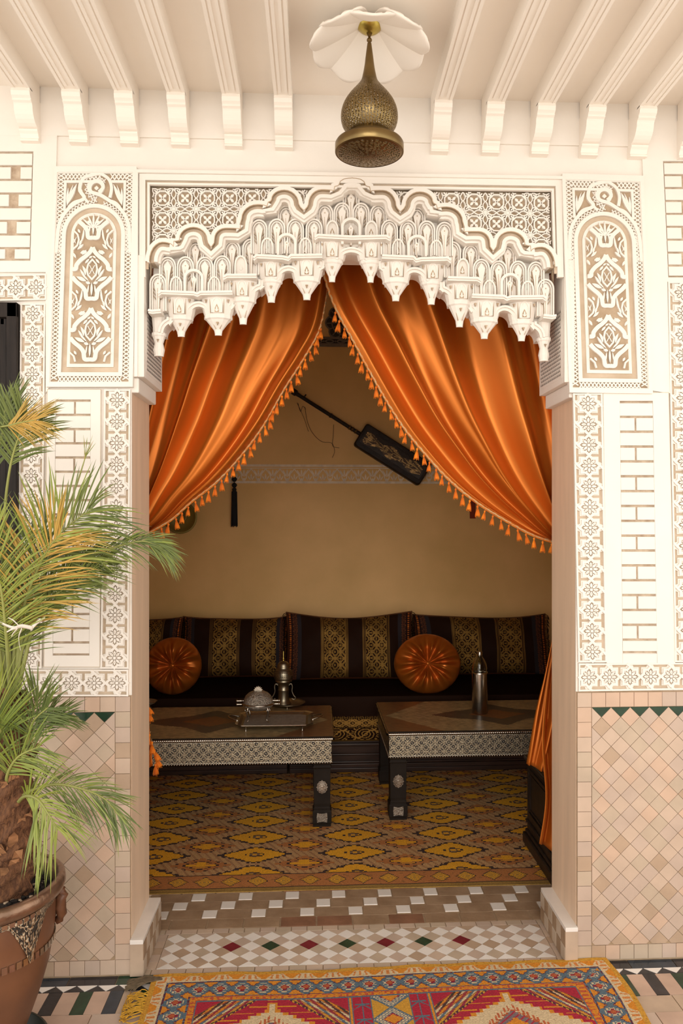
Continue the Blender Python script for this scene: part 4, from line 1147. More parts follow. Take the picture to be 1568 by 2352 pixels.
def roundcush(px, py, rx, rz, Y, label, seed, tilt=-.25):
    c = P(px, py, Y)+Vector((0, 0, .02)); t = thing('round_cushion', c, label, 'cushion', 'round pleated satin cushions', rot=(tilt, 0, 0))
    b = MB(); N = 200; rr = random.Random(seed); ph = [rr.uniform(0, 6) for _ in range(6)]
    def fn(u, v):
        a = 2*pi*u; q = v*pi; rad = sin(q)**.75; d = -cos(q)*.085
        if v < .5:
            s = (v/.5); pl = (1-s)**.8*min(1, s*5)
            rip = .7*sin(11*a+ph[0]+.9*sin(3*a+ph[3]))+.3*sin(17*a+ph[1]+1.5*s)+.4*sin(5*a+ph[2]); d += .034*rip*pl+.045*exp(-(s/.16)**2)
            rad += .012*rip*pl
        return (rx*rad*cos(a), d, rz*rad*sin(a))
    b.grid(fn, N, 60, 'satin_dark', closed_u=True); b.build('cover', t)
    b = MB(lambda x, y, z: (x, -z-.035, y)); b.lathe([(.0145, -.004), (.014, .002), (.008, .007), (.001, .008)], 'satin', n=14); b.build('button', t)
roundcush(398, 1537, .170, .172, 2.24, 'round pleated orange satin cushion at the left end, partly hidden by the jamb', 3)
roundcush(981, 1532, .205, .182, 2.22, 'round pleated orange satin cushion leaning on the middle of the banquette', 8)

# ================================================================== low tables
def tabletop_col(W, D):
    def f(u, v):
        x, y = (u-.5)*W, (v-.5)*D
        m = abs(x)/.36+abs(y)/(.21+.03*cos(x*22)); n = hsh(int(u*170), int(v*60)); n2 = hsh(int(u*60+v*20), int(v*50), 2)
        if m < .45: return (.22+.06*n, .10, .035)
        if m < 1: return (.085+.03*n, .066+.015*n, .05)
        k = (abs(x)+abs(y)*.8) > W/2-.02
        if k: return (.22+.04*n, .11, .045)
        return tuple(c*(.75+.5*n2) for c in (.42, .30, .15))
    return f
def apron_col(u, v, L, ):
    if v < .04 or v > .96: return (.5, .45, .36, 1)
    if filig(u*L/.046, v*2.3, .045): return (.36, .30, .21, 1)
    return (.022, .02, .02, .1)
def table(name, cx, cy, W, D, H, label, rz=0):
    t = thing('low_table', (cx, cy, .0078), label, 'table', 'low silver-clad tables', rot=(0, 0, rz))
    b = MB(); b.box(-W/2, -D/2, H-.022, W/2, D/2, H-.0015, 'table_black'); b.map = None
    f = tabletop_col(W, D); b.grid(lambda u, v: ((u-.5)*W, (v-.5)*D, H), 180, 80, 'inlay', f, smooth=False); b.build('tabletop', t)
    ah = .105
    for k, (x0, y0, x1, y1) in enumerate(((-W/2+.006, -D/2+.006, W/2-.006, -D/2+.006), (W/2-.006, -D/2+.006, W/2-.006, D/2-.006), (W/2-.006, D/2-.006, -W/2+.006, D/2-.006), (-W/2+.006, D/2-.006, -W/2+.006, -D/2+.006))):
        b = MB(); L = math.hypot(x1-x0, y1-y0); nu = int(L/.0026) if k == 0 else int(L/.008)
        b.grid(lambda u, v: (lerp(x0, x1, u), lerp(y0, y1, u), H-.022-ah*(1-v)), nu, 44 if k == 0 else 16, 'embossed', lambda u, v: apron_col(u, v, L), smooth=False)
        nx, ny = -(y1-y0)/L*.012, (x1-x0)/L*.012
        b.grid(lambda u, v: (lerp(x0, x1, u)+nx, lerp(y0, y1, u)+ny, H-.022-ah*(1-v)), 1, 1, 'table_black', smooth=False)
        b.F([b.V(x0, y0, H-.022-ah), b.V(x1, y1, H-.022-ah), b.V(x1+nx, y1+ny, H-.022-ah), b.V(x0+nx, y0+ny, H-.022-ah)], 'table_black')
        b.build('apron', t)
        # stud row
        b = MB(); n = int(L/.0125)
        for i in range(n):
            u = (i+.5)/n; x, y = lerp(x0, x1, u)-nx*.1, lerp(y0, y1, u)-ny*.1
            b.lathe([(.0036, -.0035), (.0045, 0), (.0036, .0035), (.0005, .0045)], 'silver', (x, y, H-.022-ah-.002), n=6)
        b.build('stud_row', t)
    # rope edge
    b = MB(); e = [(-W/2, -D/2), (W/2, -D/2), (W/2, D/2), (-W/2, D/2), (-W/2, -D/2)]
    for i in range(4):
        (xa, ya), (xb, yb) = e[i], e[i+1]; L = math.hypot(xb-xa, yb-ya); n = int(L/.0032); dx, dy = (xb-xa)/L, (yb-ya)/L
        rings = []
        for k in range(n+1):
            ring = []
            for a in range(10):
                th = a*2*pi/10; r = .0075*(1+.20*cos(th*2-k*.0032*2*pi/.020*1.0*2))
                ox, oz = r*cos(th), r*sin(th)
                ring.append(b.V(xa+dx*k*L/n+dy*ox, ya+dy*k*L/n-dx*ox, H-.013+oz))
            rings.append(ring)
        for k in range(n):
            for a in range(10): c = (a+1) % 10; b.F((rings[k][a], rings[k][c], rings[k+1][c], rings[k+1][a]), 'silver', None, True)
    b.build('rope_edge', t)
    lh = H-.022-ah-.004
    for sx in (-1, 1):
        for sy in (-1, 1):
            b = MB(); w = .044
            prof = [(.043, 0), (.043, .012), (.046, .016), (.046, .075), (.040, .082), (.043, .088), (.038, .094), (.040, .110), (.041, lh-.06), (.042, lh-.03), (.046, lh-.022), (.041, lh-.014), (.046, lh)]
            x_, y_ = sx*(W/2-.052), sy*(D/2-.052); rows = []
            for r, z in prof: rows.append([b.V(x_+a*r, y_+c*r, z) for a, c in ((-1, -1), (1, -1), (1, 1), (-1, 1))])
            for j in range(len(prof)-1):
                for i in range(4): b.F((rows[j][i], rows[j][(i+1) % 4], rows[j+1][(i+1) % 4], rows[j+1][i]), 'table_black')
            b.F(rows[0][::-1], 'table_black'); b.F(rows[-1], 'table_black'); lg = b.build('leg', t, bevel=.002)
            for face in ((0, -1),):
                if sy > 0 and face == (0, -1): continue
                m = MB((lambda x, z, d: (x_+x, y_-.041-d, z)) if face == (0, -1) else (lambda x, z, d, sx=sx: (x_+sx*(.041+d), y_+x, z)))
                cz = lh*.62
                for k in range(12):
                    a = k*pi/6; r = .030 if k % 3 == 0 else .025
                    m.ring(.019*cos(a), cz+.024*sin(a), .0065, .0028, -.002, .003, 'silver', 8); m.lens((0, cz), (r*cos(a), cz+r*1.2*sin(a)), .006, -.002, .0025, 'silver', 3)
                m.disc(0, cz, .005, -.002, .006, 'silver', 8); m.ring(0, cz, .011, .003, -.002, .004, 'silver', 12); m.build('rosette', lg)
                m2 = MB(m.map); m2.prism([(-.024, .022), (-.026, .045), (-.024, .068), (0, .064), (.024, .068), (.026, .045), (.024, .022), (0, .026)], -.002, .0075, 'silver_chased'); m2.build('corner_plate', lg)
    return t
TH_ = .45
pn, pf = G(764, 1691, TH_), G(764, 1620, TH_); D1 = pf.y-pn.y
LT = table('l', pn.x-.625, (pn.y+pf.y)/2, 1.25, D1, TH_-.008, 'low silver-clad table at the left, carrying the tray and dishes')
qn, qf = G(889, 1680, TH_), G(881, 1612, TH_); D2 = qf.y-qn.y
RT = table('r', qn.x+.625, (qn.y+qf.y)/2, 1.25, D2, TH_-.008, 'low silver-clad table at the right, carrying only the bottle', .012)

# ---- tray
tc = (G(541, 1655, TH_+.03)+G(722, 1655, TH_+.03))/2
fy, by = G(632, 1669, TH_+.03).y, G(632, 1636, TH_+.03).y; tw = (G(722, 1668, TH_+.03).x-G(541, 1668, TH_+.03).x); td = by-fy
tray = thing('serving_tray', (tc.x, (fy+by)/2, TH_), 'rectangular footed silver serving tray on the left table', 'tray')
def octo(w, d, c): return [(-w+c, -d), (0, -d*1.02), (w-c, -d), (w, -d+c), (w, d-c), (w-c, d), (-w+c, d), (-w, d-c), (-w, -d+c)]
b = MB(); rings = []
for s, z in ((.80, .026), (.86, .026), (.93, .034), (1.0, .037), (1.0, .034), (.92, .030), (.84, .0225), (.80, .0225)):
    rings.append([b.V(x*(s if True else 1), y*s, z) for x, y in octo(tw/2, td/2, .035)])
for j in range(7):
    for i in range(9): b.F((rings[j][i], rings[j][(i+1) % 9], rings[j+1][(i+1) % 9], rings[j+1][i]), 'silver')
b.F(rings[0], 'tray_floor'); b.F(rings[-1][::-1], 'silver'); b.build('pan', tray)
for sx in (-1, 1):
    for sy in (-1, 1):
        b = MB(); b.lathe([(.005, 0), (.003, .004), (.0025, .015), (.006, .026)], 'silver', (sx*tw*.36, sy*td*.40, 0), n=8); b.build('foot', tray)
    b = MB(); b.tube(cat([(sx*(tw/2-.01), -.045, .036), (sx*(tw/2+.03), -.03, .046), (sx*(tw/2+.045), 0, .05), (sx*(tw/2+.03), .03, .046), (sx*(tw/2-.01), .045, .036)], 16), .004, 'silver', 8); b.build('handle', tray)
TRZ = TH_+.0265
# ---- domed dish
dp = G(592, 1657, TRZ); s_ = 70/FPX*4.1/.075
dome = thing('domed_dish', (dp.x, (fy+by)/2, TRZ), 'domed silver footed dish with side handles standing on the tray', 'serving dish')
b = MB(); b.lathe([(.0, .056), (.045, .056), (.066, .066), (.078, .078), (.080, .083), (.074, .086), (.072, .082)], 'silver_chased', n=36); b.build('bowl', dome)
b = MB(); b.lathe([(.082, .086), (.078, .090), (.076, .094), (.073, .108), (.064, .126), (.048, .141), (.028, .150), (.010, .153), (.001, .154)], 'silver_chased', n=36)
b.lathe([(.083, .084), (.086, .088), (.080, .092)], 'silver', n=36); b.build('lid', dome)
b = MB(lambda x, z, d: (x, -d, z))
for k in range(-3, 4): b.lens((0, .150), (.024*sin(k*.42), .150+.026*cos(k*.42)), .009, -.004, .004, 'silver', 4)
b.disc(0, .154, .008, -.006, .006, 'silver', 10); b.build('finial', dome)
for k in range(4):
    a = pi/4+k*pi/2; ca, sa = cos(a), sin(a)
    b = MB(); b.tube(cat([(.068*ca, .068*sa, .074), (.078*ca, .078*sa, .058), (.070*ca, .070*sa, .038), (.064*ca, .064*sa, .018), (.072*ca, .072*sa, .004), (.080*ca, .080*sa, .004)], 16), lambda t: .0075-.0045*min(1, t*1.4), 'silver', 8)
    for q in (-1, 1): b.lathe([(.001, -.006), (.006, 0), (.001, .006)], 'silver', (.078*ca+q*.010*sa, .078*sa-q*.010*ca, .062), n=8)
    b.build('leg', dome)
for sx in (-1, 1):
    for z in (.100, .082):
        b = MB(lambda x, y, z_, sx=sx, z=z: (sx*z_, x, y+z)); b.lathe([(.004, .074), (.005, .082), (.0035, .085), (.006, .089), (.004, .093), (.006, .097), (.004, .101), (.007, .106), (.0065, .112), (.001, .113)], 'silver', n=10); b.build('handle', dome)
# ---- incense burner on its saucer
ip = G(661, 1617, TH_+.012)
sauc = thing('footed_saucer', (ip.x, ip.y, TH_), 'small footed pewter saucer behind the tray under the incense burner', 'saucer')
b = MB(); b.lathe([(.001, .014), (.06, .014), (.088, .018), (.098, .024), (.098, .021), (.086, .014), (.055, .010), (.001, .010)], 'pewter', n=40); b.build('plate', sauc)
for k in range(3):
    a = k*2*pi/3+.5; b = MB(); b.lathe([(.006, 0), (.004, .004), (.005, .013)], 'pewter', (.075*cos(a), .075*sin(a), 0), n=8); b.build('foot', sauc)
burn = thing('incense_burner', (ip.x-.025, ip.y, TH_+.0145), 'tall pierced pewter incense burner standing behind the tray', 'incense burner')
b = MB(); b.lathe([(.0, 0), (.044, 0), (.043, .004), (.034, .014), (.031, .03), (.030, .075), (.032, .080), (.029, .084), (.031, .105), (.036, .118), (.046, .124), (.047, .130), (.044, .136)], 'pewter', n=32); b.build('stem_cup', burn)
mat('pewter_cut', (.03, .025, .02), .8)
b = MB(); pr = [(.046, .136), (.0525, .140), (.0535, .152), (.053, .166), (.050, .180), (.044, .192), (.037, .200), (.035, .206), (.0345, .216), (.030, .228), (.020, .237), (.008, .241), (.005, .243)]
dense = []
for (r0, z0), (r1, z1) in zip(pr, pr[1:]):
    for k in range(3): dense.append((lerp(r0, r1, k/3), lerp(z0, z1, k/3)))
b.lathe(dense+[pr[-1]], 'pewter', n=72, skip=lambda i, j: 5 < j < 15 and ((i+j) % 4 == 0 or (i-j) % 4 == 0) and j % 2); b.build('pierced_lid', burn)
b = MB(); b.lathe([(.006, .242), (.004, .250), (.006, .255), (.003, .260), (.003, .290), (.001, .297)], 'brass_gold', n=10); b.build('spike', burn)
for sx in (-1, 1):
    b = MB(); b.tube(cat([(sx*.030, 0, .102), (sx*.042, 0, .112), (sx*.050, 0, .098), (sx*.048, 0, .070), (sx*.058, 0, .045), (sx*.068, 0, .034), (sx*.060, 0, .022), (sx*.046, 0, .030)], 30), .0035, 'pewter', 8); b.build('handle', burn)
# ---- bottle
bp_ = G(1104, 1641, TH_); bot = thing('bottle', (bp_.x, bp_.y+.03, TH_+.0005), 'clear bottle in a tall silver metal sleeve on the right table', 'bottle')
b = MB(); b.lathe([(.0, .0), (.040, 0), (.042, .003), (.042, .215), (.0425, .225), (.041, .226), (.041, .218), (.0405, .01), (.0, .01)], 'silver', n=36); b.build('sleeve', bot)
b = MB(); b.lathe([(.0, .012), (.039, .012), (.0395, .22), (.040, .245), (.036, .270), (.026, .292), (.016, .306), (.0125, .315), (.0125, .330), (.011, .330), (.011, .315), (.014, .305), (.024, .290), (.034, .268), (.038, .245), (.0375, .02), (.0, .018)], 'glass', n=36); b.build('glass_body', bot)
b = MB(); b.lathe([(.0145, .316), (.0145, .334), (.013, .336), (.001, .337)], 'silver', n=20); b.build('cap', bot)
# ---- little filigree dish at the far left of the left table
fp = G(343, 1628, TH_); t = thing('filigree_dish', (fp.x-.02, fp.y, TH_+.001), 'small dark silver dish at the left edge of the left table beside the jamb', 'dish')
b = MB(); b.lathe([(.0, .0), (.03, 0), (.032, .006), (.02, .012), (.03, .022), (.052, .032), (.060, .040), (.058, .042), (.048, .034), (.0, .022)], 'silver_chased', n=28); b.build('bowl', t)
b = MB(); b.tube([(.060*cos(a*pi/16), .060*sin(a*pi/16), .041) for a in range(33)], .003, 'silver', 6); b.build('rope_rim', t)

# ---- low chest beside the right jamb
cf_, cn_ = G(1199, 1936, 0), G(1266, 2040, 0)
cx0 = (cf_.x+cn_.x)/2; ch = thing('low_chest', (cx0+.2, (WT+.25+cf_.y)/2, .0078), 'low dark wood panelled chest just inside the right jamb, under the curtain end', 'chest')
hy = (cf_.y-.47)/2; ch.location.y = .47+hy
b = MB(); b.box(-.18, -hy+.01, .03, .2, hy-.01, .385, 'dark_wood'); b.build('carcass', ch, bevel=.003)
b = MB(); b.box(-.2, -hy, 0, .2, hy, .05, 'dark_wood'); b.box(-.19, -hy+.005, .05, .2, hy-.005, .066, 'dark_wood'); b.box(-.19, -hy+.005, .10, .2, hy-.005, .112, 'dark_wood'); b.build('plinth', ch, bevel=.006)
b = MB(); b.box(-.195, -hy-.002, .385, .2, hy+.0, .405, 'dark_wood'); b.build('lid', ch, bevel=.004)
b = MB(lambda y, z, d: (-.18-d, y, z)); b.ribbon([(-hy+.05, .15), (hy-.05, .15), (hy-.05, .35), (-hy+.05, .35)], .014, 0, .008, 'dark_wood', True); b.ribbon([(-hy+.07, .17), (hy-.07, .17), (hy-.07, .33), (-hy+.07, .33)], .006, 0, .005, 'dark_wood', True); b.build('side_panel', ch)
# ================================================================== rugs (one knot per face)
YE, RU, BE, DK = (.95, .45, .02), (.56, .21, .06), (.62, .36, .15), (.06, .03, .025)
def room_rug(x, y):
    """x, y metres from the front-left corner of the visible weave"""
    n = hsh(int(x/.012), int(y/.010))
    if y < .022: return (.38, .22, .05)
    if y < .028: return DK
    if y < .150:
        if y > .142: return DK
        u = (x % .109)-.0545; v = y-.086; m = abs(u)/.044+abs(v)/.048
        k = (int(abs(u)/.006)+int(abs(v)/.006)) % 2
        if m < 1: return YE if (m < .85 and k) else DK if m > .88 else (.44, .25, .06)
        return RU if n > .1 else (.42, .17, .05)
    y -= .150; a, c = .447, .200
    def cell(x, y): 
        u = ((x+a/2) % a)-a/2; v = ((y+c/2) % c)-c/2; return u, v
    st = lambda t, s: floor(t/s)*s+s/2
    u, v = cell(x, y); uu, vv = abs(st(u, .011)), abs(st(v, .009))
    m = uu/(a*.36)+vv/(c*.47)
    if m < 1.0:
        if m > .90: return DK
        q = uu/.05+vv/.03
        if .75 < q < 1.0: return DK
        if q < .75 and (int(uu/.012)+int(vv/.01)) % 2: return (.30, .17, .08)
        return YE
    if m < 1.10: return DK if int(u/.014) % 2 else BE
    u, v = cell(x+a/2, y+c/2); uu, vv = abs(st(u, .011)), abs(st(v, .009))
    m2 = uu/(a*.31)+vv/(c*.38)
    if m2 < 1.0:
        if m2 > .90: return DK if int(u/.02) % 2 else RU
        if m2 > .62: return RU
        if m2 > .54: return DK
        return YE if int(v/.010) % 2 == 0 or m2 < .3 else RU
    return BE if int(x/.011+y/.02) % 3 else (.46, .23, .10)
r0 = WT+.29; rx0, rx1 = -1.15, 1.32; ry1 = BF+.0
rt = thing('room_rug', ((rx0+rx1)/2, r0, 0), 'yellow and rust lozenge-patterned wool rug covering the room floor', 'rug')
nx, ny = 380, 250
b = MB(); LX, LY2 = rx1-rx0, ry1-r0-.01
b.grid(lambda u, v: (rx0+LX*u, r0+LY2*v, .006+.0012*sin(u*60)*sin(v*40)), nx, ny, 'rug_wool', lambda u, v: room_rug(LX*u+.02, LY2*v), smooth=False)
b.build('pile', rt, world=True)
b = MB(); b.box(rx0, r0-.001, .0005, rx1, ry1-.01, .004, 'rug_edge'); mat('rug_edge', (.38, .22, .05), .95, noise=.3, nscale=90); b.build('backing', rt, world=True)

RED, ORG, GLD, BLU, CRM, PUR = (.40, .012, .035), (.66, .24, .015), (.60, .30, .03), (.10, .15, .19), (.66, .50, .30), (.10, .02, .045)
def front_rug(x, y, W):
    """x across from left corner, y from the back edge towards the camera"""
    e = min(x, W-x, y); side = e < y or False
    s = y if e != y else x                       # coordinate along the border
    n = hsh(int(x/.006), int(y/.006))
    if e < .016: return GLD if n > .12 else (.50, .22, .02)
    if e < .052:
        k = (s % .09)/.09; h = (e-.016)/.036; tri = abs(k-.5)*2
        if tri > .35+.65*h and h < .75: return ORG
        if h > .15 and (abs(k-.5) < .05 or abs(abs(k-.5)-.16-.10*h) < .035) and h < .8: return (.62, .22, .05)
        return CRM
    if e < .057: return PUR if n > .4 else BLU
    if e < .132:
        p = .0675; u = ((s+.01) % p)-p/2; v = e-.0945; uu = abs(floor(u/.0045)*.0045+.002); vv = abs(floor(v/.0045)*.0045+.002)
        m = uu/(p*.56)+vv/.042; z = (int(u/.0045)+int(v/.0045)) % 2
        if m < .26: return (.45, .10, .03)
        if m < .44: return (.24, .01, .03)
        if m < .62: return CRM if z else BLU
        if m < .80: return CRM if (int(v/.0045)) % 2 else BLU
        if m < 1.12: return BLU
        if m < 1.2: return PUR
        return ORG if vv > .01 else RED
    if e < .137: return PUR if n > .5 else BLU
    if e < .158:
        k = int(s/.010) % 2; h = (e-.137)/.021
        return ORG if (abs(h-.5) < .3 and k) or n > .6 else (.48, .08, .03)
    if e < .163: return BLU
    X, Y = x-.163, y-.163; w = W-.326; cw = (w-.26)/2
    lx = None
    if X < cw: lx = X
    elif X > w-cw: lx = X-(w-cw)
    if lx is None:
        c = X-w/2; ac = abs(c)
        if ac > .118: return BLU if ac > .126 or ac < .121 else ORG
        if ac > .062:
            k = (Y % .075)/.075; return BLU if (abs(ac-.088) < .022 and abs(k-.5) < .05) or (abs(ac-.088) < .003) or abs(abs(ac-.088)-abs(k-.5)*.08) < .003 and k > .5 else RED
        if ac > .058: return BLU
        p = .115; v = ((Y+.055) % p)-p/2; m = ac/.062+abs(v)/.06
        if m < .42: return ORG
        if m < .52: return (.30, .02, .04)
        if m < .95: return CRM if (int(ac/.005)+int(abs(v)/.005)) % 2 else BLU
        if m < 1.08: return BLU
        return GLD
    c = lx-cw/2; ac = abs(floor(c/.008)*.008+.004)
    # corner diagonal stripe bands, mirrored every .64 m
    Y = .32-abs((Y % .64)-.32)
    dg = (cw/2-abs(c))*.92+Y
    lim = .158
    if dg < lim+.012:
        if dg > lim+.004: return PUR if int(c/.006) % 2 else GLD
        if dg > lim: return DK
        k = dg/lim; z = (abs(c)*.9-Y*.6) % .018 < .009
        if k < .42: return RED
        q = (k-.42)/.58*5; f_ = q % 1
        if f_ < .22: return (.28, .06, .03)
        return [(ORG if z else DK), (CRM if z else DK), (ORG if z else (.30, .03, .04)), (CRM if z else BLU), (GLD if z else (.30, .02, .05))][min(4, int(q))]
    yy = floor(Y/.016)*.016
    edge = yy-.042
    stp = edge*1.6
    if ac < .006 and .022 < Y < .06: return CRM
    if ac < .013 and .014 < Y < .055: return ORG
    if stp > ac:
        inn = (Y-.095)*.95
        if inn > ac:
            if inn-ac < .012: return (.45, .10, .03) if n > .4 else CRM
            if inn-ac < .045: return (.20, .14, .15) if int((c+Y)/.008) % 3 else RED
            return ORG
        if inn > ac-.02: return (.50, .12, .04) if int(c/.006) % 2 else CRM
        return CRM
    if stp > ac-.012: return ORG
    k = int((Y-.02)/.016)
    if (Y % .032) < .005 and ac > stp+.02 and ac < stp+.085: return ORG
    return RED
c0, c1 = G(352, 2241, .012), G(1390, 2199, .012)
ang_r = atan2(c1.y-c0.y, c1.x-c0.x); W_ = (c1-c0).length
fr_t = thing('courtyard_rug', (c0.x, c0.y, 0), 'bright red, orange and cream patterned wool rug before the doorway', 'rug', rot=(0, 0, ang_r))
b = MB(); LEN = 2.4
vs_ = [k*.0034 for k in range(150)]; y_ = vs_[-1]
while y_ < LEN: y_ += .03; vs_.append(y_)
nu = 440
def rz_(x, y): return .012+.0022*sin(x*9+1)*exp(-y*6)+.0015*sin(x*31)*exp(-y*20)
R = [[b.V(W_*i/nu+.012*sin(v*9)*(1 if i > nu*.9 else .0)*(i/nu), -v+.005*sin(i/nu*11), rz_(W_*i/nu, v)) for i in range(nu+1)] for v in vs_]
for j in range(len(vs_)-1):
    for i in range(nu): b.F((R[j][i], R[j][i+1], R[j+1][i+1], R[j+1][i]), 'rug_wool', front_rug(W_*(i+.5)/nu, (vs_[j]+vs_[j+1])/2, W_))
b.build('pile', fr_t)
b = MB(); b.box(.004, -LEN+.01, .0003, W_-.004, -.006, .0085, 'rug_edge'); b.build('backing', fr_t)
b = MB(); rr = random.Random(4)
for k in range(70):
    x = rr.uniform(-.03, .05); b.tube(cat([(.015+rr.uniform(-.01, .02), -.012-rr.uniform(0, .02), .014), (-.015-rr.random()*.02, -.02-rr.uniform(-.01, .03), .016), (-.045-rr.random()*.035, -.03+rr.uniform(-.05, .025), .008)], 8), .0016, 'fringe_grey', 4)
b.build('grey_fringe', fr_t)['kind'] = 'stuff'
b = MB()
for k in range(70):
    y = -.11-rr.random()*1.0 if k > 30 else -.09-rr.random()*.12; r2 = rr.random()
    b.tube(cat([(.004, y, .012), (-.02, y+rr.uniform(-.02, .02), .015), (-.04-r2*.02, y+rr.uniform(-.03, .03), .008), (-.03-r2*.03, y+rr.uniform(-.05, .02), .007)], 10), .0018, 'fringe_gold', 4)
b.build('gold_fringe', fr_t)['kind'] = 'stuff'

# ================================================================== hanging lantern
LYY = -.42
lp = P(848, 345, LYY); S = 1/FPX*2.28
lan = thing('hanging_lantern', (lp.x, LYY, CZ), 'pierced brass onion-shaped lantern hanging from the ceiling rose', 'lantern')
zl = lambda py: P(848, py, LYY).z-CZ
b = MB()
def canopy(u, v):
    a = 2*pi*u; r = .0405*sin(v*pi/2); return (r*cos(a), r*sin(a), -.034+.030*(1-cos(v*pi/2))**.9+.003*cos(2*a+.6)*v)
b.grid(canopy, 40, 12, 'brass_gold', closed_u=True); b.build('canopy', lan, solid=.001)
b = MB(); zz = zl(62); b.tube([(0, 0, -.032), (0, 0, zz)], .0035, 'brass', 8)
b.tube([(.007*cos(a*pi/8), 0, (zl(62)+zl(82))/2+.014*sin(a*pi/8)) for a in range(17)], .0018, 'brass', 6); b.build('hook', lan)
b = MB(); b.lathe([(.0025, zl(74)), (.005, zl(78)), (.005, zl(82)), (.003, zl(86)), (.005, zl(88)), (.0075, zl(91)), (.0075, zl(94)), (.004, zl(98)), (.006, zl(101))], 'brass', n=16); b.build('stem_knob', lan)
NB = 440
def holes(i, j, n, sc, lo=.0):
    u = i/n*sc[0]; v = j*sc[1]
    cu, cv = floor(u), floor(v); fu, fv = u-cu-.5, v-cv-.5
    a = hsh(cu % sc[0], cv, 1)*pi; dx, dy = fu-(hsh(cu % sc[0], cv, 2)-.5)*.35, fv-(hsh(cu % sc[0], cv, 3)-.5)*.35
    p, q = dx*cos(a)+dy*sin(a), -dx*sin(a)+dy*cos(a)
    return (p/.40)**2+(q/.19)**2 < 1
prof = [(.0055, 100), (.0075, 112), (.0105, 130), (.0135, 150), (.018, 170), (.0235, 186), (.036, 200), (.055, 218), (.070, 236), (.0785, 254), (.0805, 272), (.076, 288), (.066, 300), (.056, 308)]
pts = cat([(r, 0, zl(py)) for r, py in prof], 200)
b = MB(); b.lathe([(p.x, p.z) for p in pts], 'brass', n=NB, skip=lambda i, j: 72 < j < 193 and holes(i, j, NB, (54, .28))); b.build('pierced_bulb', lan, solid=.0008)
rb_ = 79*S*1.0
b = MB(); zc_ = zl(318); b.lathe([(.056, zl(300)-.004), (.060, zl(300)-.007), (.064, zl(306)-.008), (.084, zl(312)-.014), (.094, zl(314)-.017), (rb_, zl(316)-.020), (rb_, zl(316)-.042), (rb_-.002, zl(316)-.044), (rb_-.004, zl(316)-.042)], 'brass', n=72); b.build('collar_plate', lan)
b = MB(); zb_ = zl(316)-.0425
b.lathe([(rb_-.003-(rb_-.003)*k/42, zb_-.016*sin(min(1, k/42)*pi/2)) for k in range(42)]+[(.0005, zb_-.016)], 'brass', n=200, skip=lambda i, j: 3 < j < 40 and holes(i, j, 200, (38 if j < 14 else (26 if j < 26 else 12), .40))); b.build('pierced_base', lan, solid=.0008)
b = MB(); b.lathe([(.001, zl(225)), (.012, zl(228)), (.012, zl(240)), (.022, zl(252)), (.026, zl(268)), (.018, zl(282)), (.001, zl(288))], 'bulb_glass', n=18); b.build('bulb', lan)
b = MB(); b.tube([(0, 0, zl(110)), (0, 0, zl(228))], .003, 'brass', 6); b.build('rod', lan)

# ================================================================== potted palm
PC = Vector((-.925, -.43, 0)); PR = .222; RZ_ = .505
sd = thing('pot_saucer', PC.copy(), 'dark green glazed saucer on the courtyard floor under the clay pot', 'saucer')
b = MB(); b.lathe([(.0, .002), (.15, .002), (.165, .006), (.178, .040), (.180, .050), (.172, .050), (.160, .016), (.0, .012)], 'saucer_green', n=48); b.build('dish', sd)
palm = thing('potted_palm', PC+Vector((0, 0, .0125)), 'feathery palm in a large brown clay pot with silver trim, left of the doorway', 'potted plant')
def pw(v): return Vector(v)-palm.location
b = MB(); z0 = 0
prof = [(.0, 0), (.095, 0), (.103, .006), (.100, .014), (.108, .05), (.135, .12), (.160, .19), (.180, .26), (.190, .32), (.1935, .325), (.192, .335), (.196, .37), (.197, .42), (.194, .455)]
b.lathe(prof, 'pot_clay', n=64); b.build('pot', palm)
b = MB(); b.lathe([(.190, .445), (.206, .452), (.220, .462), (.224, .475), (.222, .490), (.212, .497), (.200, .494), (.194, .482), (.190, .45), (.187, .40), (.0, .40)], 'rim_metal', n=64); b.build('rim', palm)
def potmetal(u, v):
    s = arab(u*26, v*1.4); return (.62, .54, .40, 1) if abs(s) < .5 else (.03, .025, .02, .2)
b = MB(); npend = 6
def pm(u, v):
    a = 2*pi*u; k = (u*npend) % 1; tri = max(0, 1-abs(k-.5)*2/.62); ln_ = .014+.115*tri**1.25
    z = .446-ln_*v; r = .1950+.004 - (.0 if z > .37 else (.37-z)*.03)
    return (r*cos(a), r*sin(a), z)
b.grid(pm, 360, 26, 'pot_metal', potmetal, closed_u=True); b.build('silver_pendants', palm)
for (r, z, h) in ((.1975, .318, .018), (.200, .434, .012)):
    b = MB()
    for k in range(64):
        a = 2*pi*k/64
        if 1:
            w = 2*pi*r/64*.36; ca, sa = cos(a), sin(a); v = []
            for dr in (0, .005):
                for dt in (-w, w):
                    for dz_ in (0, h): v.append(b.V((r-.006+dr)*ca-sa*dt, (r-.006+dr)*sa+ca*dt, z+dz_))
            for f in ((0, 1, 3, 2), (4, 6, 7, 5), (0, 4, 5, 1), (2, 3, 7, 6), (0, 2, 6, 4), (1, 5, 7, 3)): b.F([v[i] for i in f], 'silver')
    b.build('bead_band', palm)
for a in (radians(18), radians(198)):
    b = MB(); ca, sa = cos(a), sin(a)
    b.tube([((.196+d)*ca, (.196+d)*sa, z) for d, z in ((.0, .448), (.017, .435), (.020, .425), (.012, .412), (.013, .39), (.016, .37), (.010, .355), (.0, .35))], lambda t: .010+.006*sin(t*pi), 'pot_clay', 10); b.build('lug', palm)
b = MB(); rr = random.Random(9)
b.grid(lambda u, v: (.190*v*cos(2*pi*u), .190*v*sin(2*pi*u), .452+.010*(1-v)+.006*hsh(int(u*60), int(v*24))), 60, 24, 'soil', closed_u=True)
